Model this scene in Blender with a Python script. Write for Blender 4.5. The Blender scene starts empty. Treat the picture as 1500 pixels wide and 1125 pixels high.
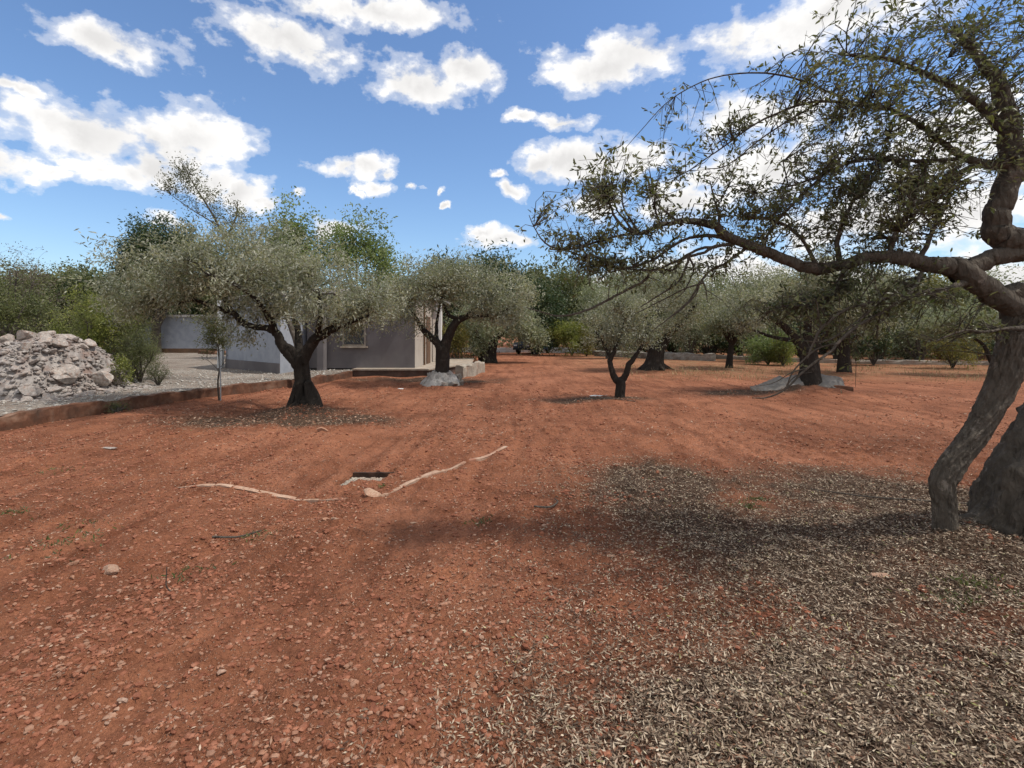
import bpy, bmesh, math, random
import numpy as np
from mathutils import Vector, Matrix

random.seed(7)
rng = np.random.default_rng(7)
scene = bpy.context.scene
COL = scene.collection
R = math.radians

# ------------------------------------------------------------------ camera frame of reference
F, CX, HY, CH = 750.0, 750.0, 490.0, 1.6      # focal in photo pixels, centre column, horizon row, eye height

def W(px, py, Y):
    return np.array([(px - CX) / F * Y, Y, CH + (HY - py) / F * Y])

def G(px, py):
    Y = CH * F / (py - HY)
    return ((px - CX) / F * Y, Y)

# ------------------------------------------------------------------ noise
_tab = rng.random((256, 256))
def vn(x, y, s=0):
    x = np.asarray(x, float) + s * 17.13; y = np.asarray(y, float) + s * 31.7
    xi = np.floor(x).astype(int); yi = np.floor(y).astype(int)
    fx = x - xi; fy = y - yi
    fx = fx * fx * (3 - 2 * fx); fy = fy * fy * (3 - 2 * fy)
    a = _tab[xi & 255, yi & 255]; b = _tab[(xi + 1) & 255, yi & 255]
    c = _tab[xi & 255, (yi + 1) & 255]; d = _tab[(xi + 1) & 255, (yi + 1) & 255]
    return (a + (b - a) * fx) * (1 - fy) + (c + (d - c) * fx) * fy
def fbm(x, y, s=0, o=4):
    v = 0; a = 1; t = 0
    for i in range(o):
        v = v + a * vn(x, y, s + i); t += a; a *= .5; x = np.asarray(x) * 2.03; y = np.asarray(y) * 2.03
    return v / t
def sstep(a, b, x):
    t = np.clip((x - a) / (b - a), 0, 1); return t * t * (3 - 2 * t)

# ------------------------------------------------------------------ object helpers
def tag(o, label=None, cat=None, group=None, kind=None):
    if label: o['label'] = label
    if cat: o['category'] = cat
    if group: o['group'] = group
    if kind: o['kind'] = kind
    return o

def mesh_np(name, verts, faces, mats=None, parent=None, smooth=True, mesh_only=False, attrs=None, matidx=None):
    """faces: list of (m,k) int arrays"""
    me = bpy.data.meshes.new(name)
    verts = np.asarray(verts, dtype=np.float32).reshape(-1, 3)
    faces = [np.asarray(f, dtype=np.int32) for f in faces if len(f)]
    me.vertices.add(len(verts)); me.vertices.foreach_set('co', verts.ravel())
    nl = sum(f.size for f in faces); npol = sum(len(f) for f in faces)
    me.loops.add(nl); me.polygons.add(npol)
    me.loops.foreach_set('vertex_index', np.concatenate([f.ravel() for f in faces]))
    tot = np.concatenate([np.full(len(f), f.shape[1], dtype=np.int32) for f in faces])
    st = np.zeros(npol, dtype=np.int32); st[1:] = np.cumsum(tot)[:-1]
    me.polygons.foreach_set('loop_start', st)
    try: me.polygons.foreach_set('loop_total', tot)
    except Exception: pass
    if matidx is not None: me.polygons.foreach_set('material_index', np.asarray(matidx, dtype=np.int32))
    me.update(calc_edges=True)
    me.polygons.foreach_set('use_smooth', np.full(npol, bool(smooth)))
    if attrs:
        for k, v in attrs.items():
            at = me.attributes.new(k, 'FLOAT', 'POINT'); at.data.foreach_set('value', np.asarray(v, dtype=np.float32))
    me.validate()
    if mats:
        for m in (mats if isinstance(mats, (list, tuple)) else [mats]): me.materials.append(m)
    if mesh_only: return me
    return link(name, me, parent)

def link(name, me, parent=None):
    o = bpy.data.objects.new(name, me); COL.objects.link(o)
    if parent: o.parent = parent
    return o

def empty(name, loc, rz=0):
    o = bpy.data.objects.new(name, None); COL.objects.link(o)
    o.location = loc; o.rotation_euler = (0, 0, rz); o.empty_display_size = .3
    return o

class Acc:
    def __init__(s): s.v = []; s.f = {}; s.n = 0
    def add(s, V, Fs):
        V = np.asarray(V, float).reshape(-1, 3)
        s.v.append(V)
        for f in Fs:
            f = np.asarray(f, int)
            if len(f): s.f.setdefault(f.shape[1], []).append(f + s.n)
        s.n += len(V)
    def build(s, name, mat, parent=None, smooth=True, off=None, **kw):
        V = np.concatenate(s.v)
        if off is not None: V = V - np.asarray(off)
        return mesh_np(name, V, [np.concatenate(x) for x in s.f.values()], mat, parent, smooth, **kw)
    def box(s, x0, x1, y0, y1, z0, z1):
        V = [(x, y, z) for z in (z0, z1) for y in (y0, y1) for x in (x0, x1)]
        s.add(V, [[(0, 2, 3, 1), (4, 5, 7, 6), (0, 1, 5, 4), (2, 6, 7, 3), (0, 4, 6, 2), (1, 3, 7, 5)]])

def catmull(P, n):
    """P (k,4) -> resampled points incl. radius"""
    P = np.asarray(P, float)
    if len(P) < 3:
        t = np.linspace(0, 1, n + 1)[:, None]; return P[0] * (1 - t) + P[-1] * t
    Q = np.vstack([2 * P[0] - P[1], P, 2 * P[-1] - P[-2]])
    out = []
    for i in range(1, len(Q) - 2):
        t = np.linspace(0, 1, n, endpoint=False)[:, None]
        a, b, c, d = Q[i - 1], Q[i], Q[i + 1], Q[i + 2]
        out.append(.5 * (2 * b + (c - a) * t + (2 * a - 5 * b + 4 * c - d) * t ** 2 + (3 * b - a - 3 * c + d) * t ** 3))
    out.append(P[-1:])
    out = np.vstack(out); out[:, 3] = np.clip(out[:, 3], .0008, None)
    return out

def tube(acc, P, sides=6, rough=0.0, seed=0, flare=None):
    """P (n,4) path with radius"""
    C = P[:, :3]; r = P[:, 3]; n = len(C)
    T = np.gradient(C, axis=0); T /= np.linalg.norm(T, axis=1)[:, None] + 1e-9
    up = np.array([0, 0, 1.]) if abs(T[0][2]) < .9 else np.array([1., 0, 0])
    U = np.zeros_like(C); u = np.cross(T[0], up); u /= np.linalg.norm(u)
    for i in range(n):
        u = u - T[i] * np.dot(u, T[i]); u /= np.linalg.norm(u) + 1e-9; U[i] = u
    V = np.cross(T, U)
    a = np.linspace(0, 2 * math.pi, sides, endpoint=False)
    L = np.concatenate([[0], np.cumsum(np.linalg.norm(np.diff(C, axis=0), axis=1))])
    rr = np.repeat(r[:, None], sides, 1)
    if rough:
        rm = max(r.mean(), .01)
        ca, sa = np.cos(a), np.sin(a)
        A = fbm((ca * 1.3 + 5)[None, :] + 0 * L[:, None], (sa * 1.3 + 5)[None, :] + (L / rm * .22)[:, None], seed, 3) - .5
        # fluted, twisting ridges of an old trunk
        tw = L / rm * .12
        B = np.abs(np.sin((a[None, :] * 2.5 + tw[:, None] + 1.2 * A * 3))) ** .7 - .5
        rid = fbm((np.cos(a) * 4 + 9)[None, :] + 0 * L[:, None], (np.sin(a) * 4 + 9)[None, :] + (L / rm * .35)[:, None], seed + 5, 3) - .5
        rr = rr * (1 + rough * (A * 1.3 + B * .25 + rid * .6))
        if sides >= 60:      # deep furrows and knobs of the close-up bark
            fu = fbm((np.cos(a) * 15 + 30)[None, :] + 0 * L[:, None], (np.sin(a) * 15 + 30)[None, :] + (L / .13)[:, None], seed + 11, 4)
            kn = np.clip(fbm((np.cos(a) * 3 + 50)[None, :] + 0 * L[:, None], (np.sin(a) * 3 + 50)[None, :] + (L / .12)[:, None], seed + 17, 3) - .55, 0, 1)
            rr = rr + (np.abs(fu - .5) * -.17 + .02 + kn * .22) * min(1, rm / .3)
    pts = C[:, None, :] + rr[..., None] * (np.cos(a)[None, :, None] * U[:, None, :] + np.sin(a)[None, :, None] * V[:, None, :])
    pts = pts.reshape(-1, 3)
    i = np.arange(n - 1)[:, None] * sides; j = np.arange(sides)[None, :]; k = (j + 1) % sides
    fq = np.stack([i + j, i + k, i + sides + k, i + sides + j], -1).reshape(-1, 4)
    tipv = C[-1] + T[-1] * r[-1] * .6
    pts = np.vstack([pts, tipv]); b = (n - 1) * sides; jj = np.arange(sides)
    ft = np.stack([b + jj, b + (jj + 1) % sides, np.full(sides, n * sides)], -1)
    acc.add(pts, [fq, ft])

def unit(v): return v / (np.linalg.norm(v, axis=-1, keepdims=True) + 1e-9)

def leaves(acc, P, D, L, Wd, rg, hexa=False, flat=0.35):
    """flat leaf blades; P base points, D axes"""
    n = len(P); D = unit(D)
    N = rg.normal(size=(n, 3)); N[:, 2] += flat * 2
    S = unit(np.cross(D, N)); Nn = unit(np.cross(S, D))
    L = np.asarray(L).reshape(-1, 1) * np.ones((n, 1)); Wd = np.asarray(Wd).reshape(-1, 1) * np.ones((n, 1))
    tip = P + D * L
    if hexa:
        a = P + D * L * .3; b = P + D * L * .72; bend = Nn * L * .10
        V = np.stack([P, a + S * Wd * .5 + bend * .6, b + S * Wd * .40 + bend, tip, b - S * Wd * .40 + bend, a - S * Wd * .5 + bend * .6], 1)
        base = np.arange(n)[:, None] * 6
        acc.add(V.reshape(-1, 3), [base + np.array([[0, 1, 2, 3]]), base + np.array([[0, 3, 4, 5]])])
    else:
        m = P + D * L * .45
        V = np.stack([P, m + S * Wd * .5, tip, m - S * Wd * .5], 1)
        base = np.arange(n)[:, None] * 4
        acc.add(V.reshape(-1, 3), [base + np.array([[0, 1, 2, 3]])])

# ------------------------------------------------------------------ materials
def new_mat(name):
    m = bpy.data.materials.new(name); m.use_nodes = True
    nt = m.node_tree; nt.nodes.clear()
    out = nt.nodes.new('ShaderNodeOutputMaterial')
    return m, nt, out
def nd(nt, t, **kw):
    n = nt.nodes.new(t)
    for k, v in kw.items():
        if k in ('operation', 'blend_type', 'data_type', 'noise_dimensions', 'feature', 'attribute_name', 'interpolation', 'distance', 'noise_type', 'clamp'):
            setattr(n, k, v)
        else: n.inputs[k].default_value = v
    return n
def lk(nt, a, b): nt.links.new(a, b)
def ramp(nt, fac, stops, interp='LINEAR'):
    r = nt.nodes.new('ShaderNodeValToRGB'); r.color_ramp.interpolation = interp
    el = r.color_ramp.elements
    while len(el) < len(stops): el.new(.5)
    for e, (p, c) in zip(el, stops): e.position = p; e.color = (*c, 1) if len(c) == 3 else c
    lk(nt, fac, r.inputs['Fac']); return r.outputs['Color']
def noise(nt, vec, scale, detail=4, rough=.55, dist=0):
    n = nd(nt, 'ShaderNodeTexNoise', Scale=scale, Detail=detail, Roughness=rough, Distortion=dist)
    if vec is not None: lk(nt, vec, n.inputs['Vector'])
    return n.outputs['Fac']
def mixc(nt, fac, a, b, mode='MIX'):
    m = nt.nodes.new('ShaderNodeMix'); m.data_type = 'RGBA'; m.blend_type = mode
    for s, v in ((0, fac), (6, a), (7, b)):
        if hasattr(v, 'is_linked') or isinstance(v, bpy.types.NodeSocket): lk(nt, v, m.inputs[s])
        elif s == 0: m.inputs[0].default_value = v
        else: m.inputs[s].default_value = (*v, 1)
    return m.outputs[2]
def math_(nt, op, a, b=0.0, c=None, clamp=False):
    m = nt.nodes.new('ShaderNodeMath'); m.operation = op; m.use_clamp = clamp
    for i, v in enumerate([a, b] + ([c] if c is not None else [])):
        if isinstance(v, bpy.types.NodeSocket): lk(nt, v, m.inputs[i])
        else: m.inputs[i].default_value = v
    return m.outputs[0]
def objc(nt):
    t = nt.nodes.new('ShaderNodeTexCoord'); return t.outputs['Object']
def scaled(nt, vec, s):
    m = nt.nodes.new('ShaderNodeMapping'); m.inputs['Scale'].default_value = s; lk(nt, vec, m.inputs['Vector']); return m.outputs[0]
def bump(nt, h, strength=.5, dist=.01):
    b = nd(nt, 'ShaderNodeBump', Strength=strength, Distance=dist); lk(nt, h, b.inputs['Height']); return b.outputs[0]
def principled(nt, out, col, rough=.8, spec=.3, normal=None):
    p = nt.nodes.new('ShaderNodeBsdfPrincipled'); p.inputs['Roughness'].default_value = rough
    p.inputs['Specular IOR Level'].default_value = spec
    if isinstance(col, bpy.types.NodeSocket): lk(nt, col, p.inputs['Base Color'])
    else: p.inputs['Base Color'].default_value = (*col, 1)
    if normal is not None: lk(nt, normal, p.inputs['Normal'])
    if out: lk(nt, p.outputs[0], out.inputs[0])
    return p

def leaf_mat(name, cols, under, trans=.3, clump=.9, spec=.25, rough=.5):
    m, nt, out = new_mat(name)
    geo = nt.nodes.new('ShaderNodeNewGeometry')
    n = len(cols)
    c = ramp(nt, geo.outputs['Random Per Island'], [(i / max(n - 1, 1), k) for i, k in enumerate(cols)])
    cl = ramp(nt, noise(nt, objc(nt), clump, 3), [(.3, (.62, .64, .62)), (.7, (1.3, 1.25, 1.15))])
    c = mixc(nt, 1.0, c, cl, 'MULTIPLY')
    u = mixc(nt, 1.0, under, cl, 'MULTIPLY')
    c = mixc(nt, geo.outputs['Backfacing'], c, u)
    p = principled(nt, None, c, rough, spec)
    t = nt.nodes.new('ShaderNodeBsdfTranslucent'); lk(nt, mixc(nt, 1.0, c, (1.2, 1.35, .7), 'MULTIPLY'), t.inputs['Color'])
    mx = nt.nodes.new('ShaderNodeMixShader'); mx.inputs[0].default_value = trans
    lk(nt, p.outputs[0], mx.inputs[1]); lk(nt, t.outputs[0], mx.inputs[2]); lk(nt, mx.outputs[0], out.inputs[0])
    return m

def bark_mat(name, a, b, scale=14, lichen=0.0):
    m, nt, out = new_mat(name); v = objc(nt)
    st = scaled(nt, v, (1, 1, .35))
    n1 = noise(nt, st, scale, 6, .65, .6); n2 = noise(nt, v, 3.0, 3)
    vor = nd(nt, 'ShaderNodeTexVoronoi', Scale=scale * 1.6); lk(nt, st, vor.inputs['Vector'])
    c = ramp(nt, n1, [(.3, a), (.7, b)])
    c = mixc(nt, n2, c, tuple(x * 1.25 for x in b))
    c = mixc(nt, ramp(nt, noise(nt, v, scale * .5, 5, .7), [(.58, (0, 0, 0)), (.66, (1, 1, 1))]), c, tuple(min(.5, x * 1.9 + lichen) for x in b))
    h = math_(nt, 'ADD', n1, math_(nt, 'MULTIPLY', vor.outputs['Distance'], .6))
    principled(nt, out, c, .9, .15, bump(nt, h, 1.0, .05))
    return m

M = {}
M['olive'] = leaf_mat('olive_leaf', [(.135, .15, .10), (.185, .20, .145), (.24, .24, .19), (.165, .165, .115), (.31, .31, .26)], (.345, .355, .305), .25, 1.1)
M['olive_far'] = leaf_mat('olive_leaf_far', [(.125, .15, .085), (.17, .195, .115), (.215, .23, .155), (.245, .25, .18)], (.285, .30, .23), .25, .7)
M['near'] = leaf_mat('near_leaf', [(.065, .085, .035), (.10, .12, .05), (.145, .155, .07), (.075, .085, .04), (.20, .18, .10)], (.16, .165, .10), .3, 2.0, .35, .4)
M['green'] = leaf_mat('green_leaf', [(.10, .15, .055), (.15, .20, .075), (.20, .25, .095)], (.20, .23, .12), .35, .6)
M['bright'] = leaf_mat('bright_leaf', [(.16, .19, .045), (.21, .23, .055), (.29, .27, .08)], (.18, .2, .07), .35, .8)
M['bush'] = leaf_mat('bush_leaf', [(.075, .10, .04), (.115, .13, .05), (.16, .165, .065)], (.15, .155, .09), .3, 1.2)
M['bushlight'] = leaf_mat('light_bush_leaf', [(.10, .13, .045), (.15, .17, .055), (.20, .21, .08), (.17, .14, .07)], (.18, .18, .1), .3, 1.0)
M['dark'] = leaf_mat('dark_leaf', [(.025, .05, .02), (.04, .07, .028), (.055, .085, .035)], (.06, .08, .04), .2, .6)
M['almond'] = leaf_mat('almond_leaf', [(.06, .075, .04), (.10, .11, .06), (.15, .15, .09)], (.15, .15, .1), .3, .8)
M['dry'] = leaf_mat('dry_twig', [(.10, .075, .055), (.15, .12, .09), (.09, .08, .075)], (.14, .12, .1), .1, .8)
M['ochre'] = leaf_mat('ochre_leaf', [(.12, .13, .035), (.20, .17, .05), (.26, .20, .06), (.10, .12, .04)], (.2, .18, .08), .3, .8)
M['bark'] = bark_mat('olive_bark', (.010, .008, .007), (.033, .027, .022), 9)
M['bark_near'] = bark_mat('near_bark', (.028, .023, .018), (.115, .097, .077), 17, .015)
M['bark_small'] = bark_mat('grey_bark', (.035, .03, .025), (.10, .085, .07), 14)

def ground_mat():
    m, nt, out = new_mat('red_soil'); v = objc(nt)
    a1 = nd(nt, 'ShaderNodeAttribute', attribute_name='litter'); a2 = nd(nt, 'ShaderNodeAttribute', attribute_name='dry')
    a3 = nd(nt, 'ShaderNodeAttribute', attribute_name='pale')
    big = noise(nt, v, .45, 5, .6, .4); mid = noise(nt, v, 3.0, 6, .65, .3); fine = noise(nt, v, 38, 5, .7); grit = noise(nt, v, 150, 3, .7)
    c = ramp(nt, big, [(.30, (.18, .070, .038)), (.5, (.275, .112, .061)), (.72, (.37, .160, .092))])
    c = mixc(nt, .8, c, ramp(nt, mid, [(.28, (.62, .58, .56)), (.5, (1, 1, 1)), (.75, (1.22, 1.2, 1.18))]), 'MULTIPLY')
    c = mixc(nt, .75, c, ramp(nt, fine, [(.3, (.5, .45, .43)), (.5, (1, 1, 1)), (.72, (1.5, 1.48, 1.46))]), 'MULTIPLY')
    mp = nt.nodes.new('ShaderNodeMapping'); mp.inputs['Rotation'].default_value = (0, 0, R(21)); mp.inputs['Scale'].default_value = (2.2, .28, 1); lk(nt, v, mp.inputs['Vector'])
    c = mixc(nt, .8, c, ramp(nt, noise(nt, mp.outputs[0], 1.6, 5, .6, .5), [(.33, (.62, .56, .54)), (.5, (1, 1, 1)), (.68, (1.22, 1.22, 1.2))]), 'MULTIPLY')  # streaks paint the wheel tracks' light and shadow into the soil colour
    # straw and leaf crumbs trodden into the soil
    vor = nd(nt, 'ShaderNodeTexVoronoi', Scale=55.0); lk(nt, scaled(nt, v, (1, .8, 1)), vor.inputs['Vector'])
    spk = ramp(nt, vor.outputs['Distance'], [(.10, (1, 1, 1)), (.26, (0, 0, 0))])
    sel = math_(nt, 'GREATER_THAN', math_(nt, 'ADD', noise(nt, v, 1.1, 4, .7), math_(nt, 'MULTIPLY', noise(nt, v, 17, 2), .45)), .68)
    sp = math_(nt, 'MULTIPLY', spk, sel)
    c = mixc(nt, math_(nt, 'MULTIPLY', sp, .7), c, (.50, .33, .24))
    lit = ramp(nt, noise(nt, v, 45, 4, .75), [(.32, (.03, .018, .012)), (.5, (.09, .055, .036)), (.64, (.17, .115, .08)), (.78, (.28, .21, .15))])
    lf = math_(nt, 'MULTIPLY_ADD', math_(nt, 'ADD', mid, math_(nt, 'MULTIPLY', fine, .7)), 1.3, -1.1)
    lf = math_(nt, 'ADD', a1.outputs['Fac'], math_(nt, 'MULTIPLY', lf, .9))
    lf = ramp(nt, math_(nt, 'MULTIPLY', lf, a1.outputs['Fac']), [(.10, (0, 0, 0)), (.85, (1, 1, 1))])
    c = mixc(nt, lf, c, lit)
    dryc = ramp(nt, noise(nt, v, 6, 5, .7), [(.3, (.16, .12, .06)), (.7, (.36, .27, .15))])
    c = mixc(nt, math_(nt, 'MULTIPLY', a2.outputs['Fac'], ramp(nt, noise(nt, v, 1.2, 4, .7), [(.35, (0, 0, 0)), (.62, (1, 1, 1))])), c, dryc)
    c = mixc(nt, a3.outputs['Fac'], c, ramp(nt, fine, [(.3, (.25, .22, .18)), (.7, (.6, .56, .5))]))
    h = math_(nt, 'ADD', math_(nt, 'MULTIPLY', fine, 1.0), math_(nt, 'MULTIPLY', grit, .35))
    h = math_(nt, 'ADD', h, math_(nt, 'MULTIPLY', mid, 1.5))
    h = math_(nt, 'ADD', h, math_(nt, 'MULTIPLY', sp, .3))
    principled(nt, out, c, .95, .1, bump(nt, h, 1.0, .035))
    return m
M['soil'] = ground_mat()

def stone_mat(name, a, b, c2, scale=5, stain=(.2, .08, .04), amt=.5):
    m, nt, out = new_mat(name); v = objc(nt)
    oi = nt.nodes.new('ShaderNodeObjectInfo'); geo = nt.nodes.new('ShaderNodeNewGeometry')
    n1 = noise(nt, v, scale, 6, .65); n2 = noise(nt, v, scale * 6, 4, .7)
    c = ramp(nt, n1, [(.3, a), (.5, b), (.7, c2)])
    c = mixc(nt, .6, c, ramp(nt, n2, [(.3, (.7, .7, .7)), (.7, (1.2, 1.2, 1.2))]), 'MULTIPLY')
    c = mixc(nt, math_(nt, 'MULTIPLY', ramp(nt, noise(nt, v, scale * .8, 5, .7), [(.48, (0, 0, 0)), (.66, (1, 1, 1))]), amt), c, stain)
    c = mixc(nt, 1, c, ramp(nt, math_(nt, 'ADD', math_(nt, 'MULTIPLY', oi.outputs['Random'], .5), math_(nt, 'MULTIPLY', geo.outputs['Random Per Island'], .5)), [(0, (.72, .72, .74)), (1, (1.2, 1.17, 1.12))]), 'MULTIPLY')
    principled(nt, out, c, .9, .2, bump(nt, n2, .7, .01))
    return m
M['lime'] = stone_mat('limestone', (.20, .18, .165), (.34, .31, .285), (.52, .48, .44), 5, (.24, .13, .09), .6)
M['pebble'] = stone_mat('pebble', (.26, .13, .08), (.36, .20, .13), (.50, .36, .27), 9, (.28, .10, .05), .6)
M['gravelstone'] = stone_mat('gravel_stone', (.25, .24, .22), (.38, .36, .33), (.52, .5, .46), 9, (.3, .25, .2), .3)
M['concrete'] = stone_mat('old_concrete', (.24, .215, .18), (.33, .29, .24), (.42, .38, .32), 3, (.26, .15, .1), .5)
M['palekerb'] = stone_mat('pale_kerb', (.33, .21, .14), (.42, .28, .20), (.50, .38, .29), 6, (.31, .13, .08), .8)
M['redkerb'] = stone_mat('stained_kerb', (.085, .042, .028), (.15, .07, .042), (.24, .15, .105), 2.2, (.08, .055, .04), .7)
M['greystone'] = stone_mat('grey_masonry', (.15, .14, .125), (.22, .205, .185), (.30, .285, .26), 3, (.2, .13, .09), .4)

M['darkedge'] = stone_mat('dark_terrace_edge', (.05, .04, .034), (.085, .066, .055), (.13, .10, .085), 3, (.12, .06, .04), .4)
M['palestone'] = stone_mat('pale_masonry', (.20, .195, .185), (.29, .28, .27), (.40, .39, .375), 4, (.2, .15, .12), .4)
M['pitshade'] = stone_mat('shaded_pit_wall', (.025, .018, .014), (.05, .03, .022), (.09, .05, .035), 9, (.12, .055, .03), .5)  # very dark tone puts the shade inside the pit into the colour

def plaster(name, a, b, sc=1.2, stain=(.1, .09, .09), amt=.5):
    m, nt, out = new_mat(name); v = objc(nt)
    c = ramp(nt, noise(nt, v, sc, 6, .6, .5), [(.3, a), (.7, b)])
    st = ramp(nt, noise(nt, scaled(nt, v, (2.2, 2.2, .35)), 1.4, 5, .7), [(.5, (0, 0, 0)), (.72, (1, 1, 1))])
    c = mixc(nt, math_(nt, 'MULTIPLY', st, amt), c, stain)
    principled(nt, out, c, .92, .15, bump(nt, noise(nt, v, 25, 4), .3, .01)); return m
M['render_grey'] = plaster('grey_render', (.12, .11, .112), (.185, .17, .17), 1.0, (.14, .12, .12), .5)  # grey darkened to put the shade of the house front into the colour
M['render_tan'] = plaster('tan_render', (.36, .31, .26), (.46, .41, .35), 1.0, (.25, .2, .17), .5)  # lighter, warmer tone puts the sun on the side wall into the colour
M['render_white'] = plaster('white_render', (.27, .29, .33), (.36, .38, .42), 2.5, (.24, .25, .27), .35)
M['whitewash'] = plaster('whitewash', (.6, .6, .58), (.75, .75, .73), 1.2, (.35, .33, .3), .4)
M['roofconc'] = plaster('roof_concrete', (.35, .33, .31), (.5, .48, .46), 1.5)
M['wood'] = plaster('door_wood', (.10, .06, .04), (.17, .10, .06), 3)
def simple(name, c, r=.6, metal=0):
    m, nt, out = new_mat(name)
    n = ramp(nt, noise(nt, objc(nt), 7, 4), [(.3, tuple(x * .8 for x in c)), (.7, tuple(min(1, x * 1.15) for x in c))])
    p = principled(nt, out, n, r, .3); p.inputs['Metallic'].default_value = metal; return m
M['glass'] = simple('dark_glass', (.03, .035, .04), .15)
M['framep'] = simple('frame_paint', (.28, .24, .2), .6)
M['galv'] = simple('galvanised', (.32, .33, .34), .5, .6)
M['plastic'] = simple('white_plastic', (.72, .72, .7), .5)

def yard_mat():
    m, nt, out = new_mat('grey_gravel'); v = objc(nt)
    n1 = noise(nt, v, .5, 5, .6, .5); n2 = noise(nt, v, 30, 5, .7); n3 = noise(nt, v, 4, 5, .7)
    c = ramp(nt, n1, [(.3, (.20, .165, .135)), (.5, (.29, .25, .21)), (.7, (.38, .34, .295))])
    c = mixc(nt, .8, c, ramp(nt, n2, [(.3, (.6, .6, .6)), (.7, (1.35, 1.35, 1.35))]), 'MULTIPLY')
    c = mixc(nt, ramp(nt, n3, [(.5, (0, 0, 0)), (.7, (.55, .55, .55))]), c, (.24, .13, .08))
    vor = nd(nt, 'ShaderNodeTexVoronoi', Scale=22.0); lk(nt, v, vor.inputs['Vector'])
    c = mixc(nt, .5, c, ramp(nt, vor.outputs['Distance'], [(.1, (1.4, 1.4, 1.4)), (.5, (.6, .6, .6))]), 'MULTIPLY')
    principled(nt, out, c, .95, .1, bump(nt, math_(nt, 'ADD', n2, vor.outputs['Distance']), .9, .03)); return m
M['yard'] = yard_mat()

# ------------------------------------------------------------------ ground height
MOUNDS = [(*G(445, 606), .95, .13), (*G(645, 560), .9, .10), (*G(958, 543), 1.3, .12), (*G(1182, 578), 1.35, .22),
          (*G(908, 588), 1.0, .05), (*G(1237, 548), .8, .08), (*G(1068, 541), .7, .05), (3.75, 3.95, .9, .10), (3.3, 3.75, .45, .05)]
PIT = (-1.845, -1.355, 5.44, 5.80)   # x0,x1,y0,y1 of the little dug hole
def pit_mask(x, y, m=.008):
    sk = (y - 5.66) * .18
    xx = x - sk
    return sstep(PIT[0] - m, PIT[0] + m, xx) * (1 - sstep(PIT[1] - m, PIT[1] + m, xx)) * sstep(PIT[2] - m, PIT[2] + m, y) * (1 - sstep(PIT[3] - m, PIT[3] + m, y))
def gz(x, y):
    x = np.asarray(x, float); y = np.asarray(y, float)
    d = np.sqrt(x * x + y * y)
    near = 1 - sstep(7, 16, d); mid = 1 - sstep(16, 34, d)
    z = (fbm(x / 6, y / 6, 1, 2) - .5) * .10 * mid
    z = z + (fbm(x / 1.3, y / 1.3, 3, 3) - .5) * .05 * mid
    z = z + (fbm(x / .28, y / .28, 6, 3) - .5) * .042 * near
    cl = np.clip(fbm(x / .09, y / .09, 9, 2) - .52, 0, 1)
    z = z + cl * .12 * near * (.35 + .9 * vn(x / .7, y / .7, 12))
    # harrow and tyre marks sweeping from the near left towards the lane
    s = x * .93 - y * .36 + .02 * y * y + (fbm(x / 2.5, y / 2.5, 15, 2) - .5) * .8
    tm = sstep(.45, .65, fbm(x / 3.2, y / 3.2, 17, 2)) * (1 - sstep(-.3, 2.2, x)) * (1 - sstep(9, 15, y))
    z = z + np.sin(s * 2 * math.pi / .34) * .022 * tm + np.sin(s * 2 * math.pi / 1.5) * .03 * (1 - sstep(0, 3, x)) * mid
    for (mx, my, mr, mh) in MOUNDS:
        q = np.sqrt((x - mx) ** 2 + (y - my) ** 2) / mr
        z = z + mh * np.exp(-(q * q) * 1.6) * (.7 + .6 * vn(x / .25, y / .25, 21))
    z = z - .085 * pit_mask(x, y)
    return z

def axis_lines(dense0, dense1, step, lo, hi, g=1.035):
    c = list(np.arange(dense0, dense1, step))
    s = step; v = c[-1]
    while v < hi: s *= g; v += s; c.append(v)
    s = step; v = c[0]; pre = []
    while v > lo: s *= g; v -= s; pre.append(v)
    return np.array(pre[::-1] + c)
LITTER_BLOBS = [(2.9, 3.8, 2.1, 2.0), (3.4, 2.4, 2.2, 1.5), (2.2, 2.6, 1.7, 1.3), (1.6, 2.0, 1.6, .9), (3.4, 5.2, 1.9, 1.1), (1.5, 5.3, 1.1, 1.2),
                (-4.3, 10.2, 1.6, 1.3), (-5.4, 9.6, 1.4, .9), (-3.2, 9.6, 1.2, .6), (2.0, 12.5, 1.6, .5), (6.8, 13.8, 2.2, .9),
                (-2.2, 17.6, 2.2, .6), (-4.2, 9.3, 2.3, .7), (3.9, 3.2, 1.6, 1.6), (-3.4, 18.3, 3.4, .7), (1.4, 12.2, .9, .35)]
def litter_mask(x, y):
    v = np.zeros_like(np.asarray(x, float))
    for (mx, my, rx, ry) in LITTER_BLOBS:
        q = ((x - mx) / rx) ** 2 + ((y - my) / ry) ** 2
        v = np.maximum(v, np.exp(-q * .95) * 1.18)
    return np.clip(v * (.42 + 1.15 * fbm(np.asarray(x) / .7, np.asarray(y) / .7, 30, 4)), 0, 1)

xs = axis_lines(-5.2, 5.2, .021, -420, 420, 1.04)
ys = axis_lines(1.2, 7.2, .019, -60, 700, 1.022)
X, Y_ = np.meshgrid(xs, ys); X = X.ravel(); Y_ = Y_.ravel()
Z = gz(X, Y_)
nx, ny = len(xs), len(ys)
i = np.arange(ny - 1)[:, None] * nx; j = np.arange(nx - 1)[None, :]
fq = np.stack([i + j, i + j + 1, i + nx + j + 1, i + nx + j], -1).reshape(-1, 4)
dry = sstep(17, 24, Y_ + X * .12) * sstep(0, 9, X) * .5
pale = pit_mask(X, Y_, -.012) * 0
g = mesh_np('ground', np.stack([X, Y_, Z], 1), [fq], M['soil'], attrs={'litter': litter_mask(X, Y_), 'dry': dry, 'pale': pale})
tag(g, 'open red earth of the olive grove strewn with leaves and stones', kind='structure')

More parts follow.
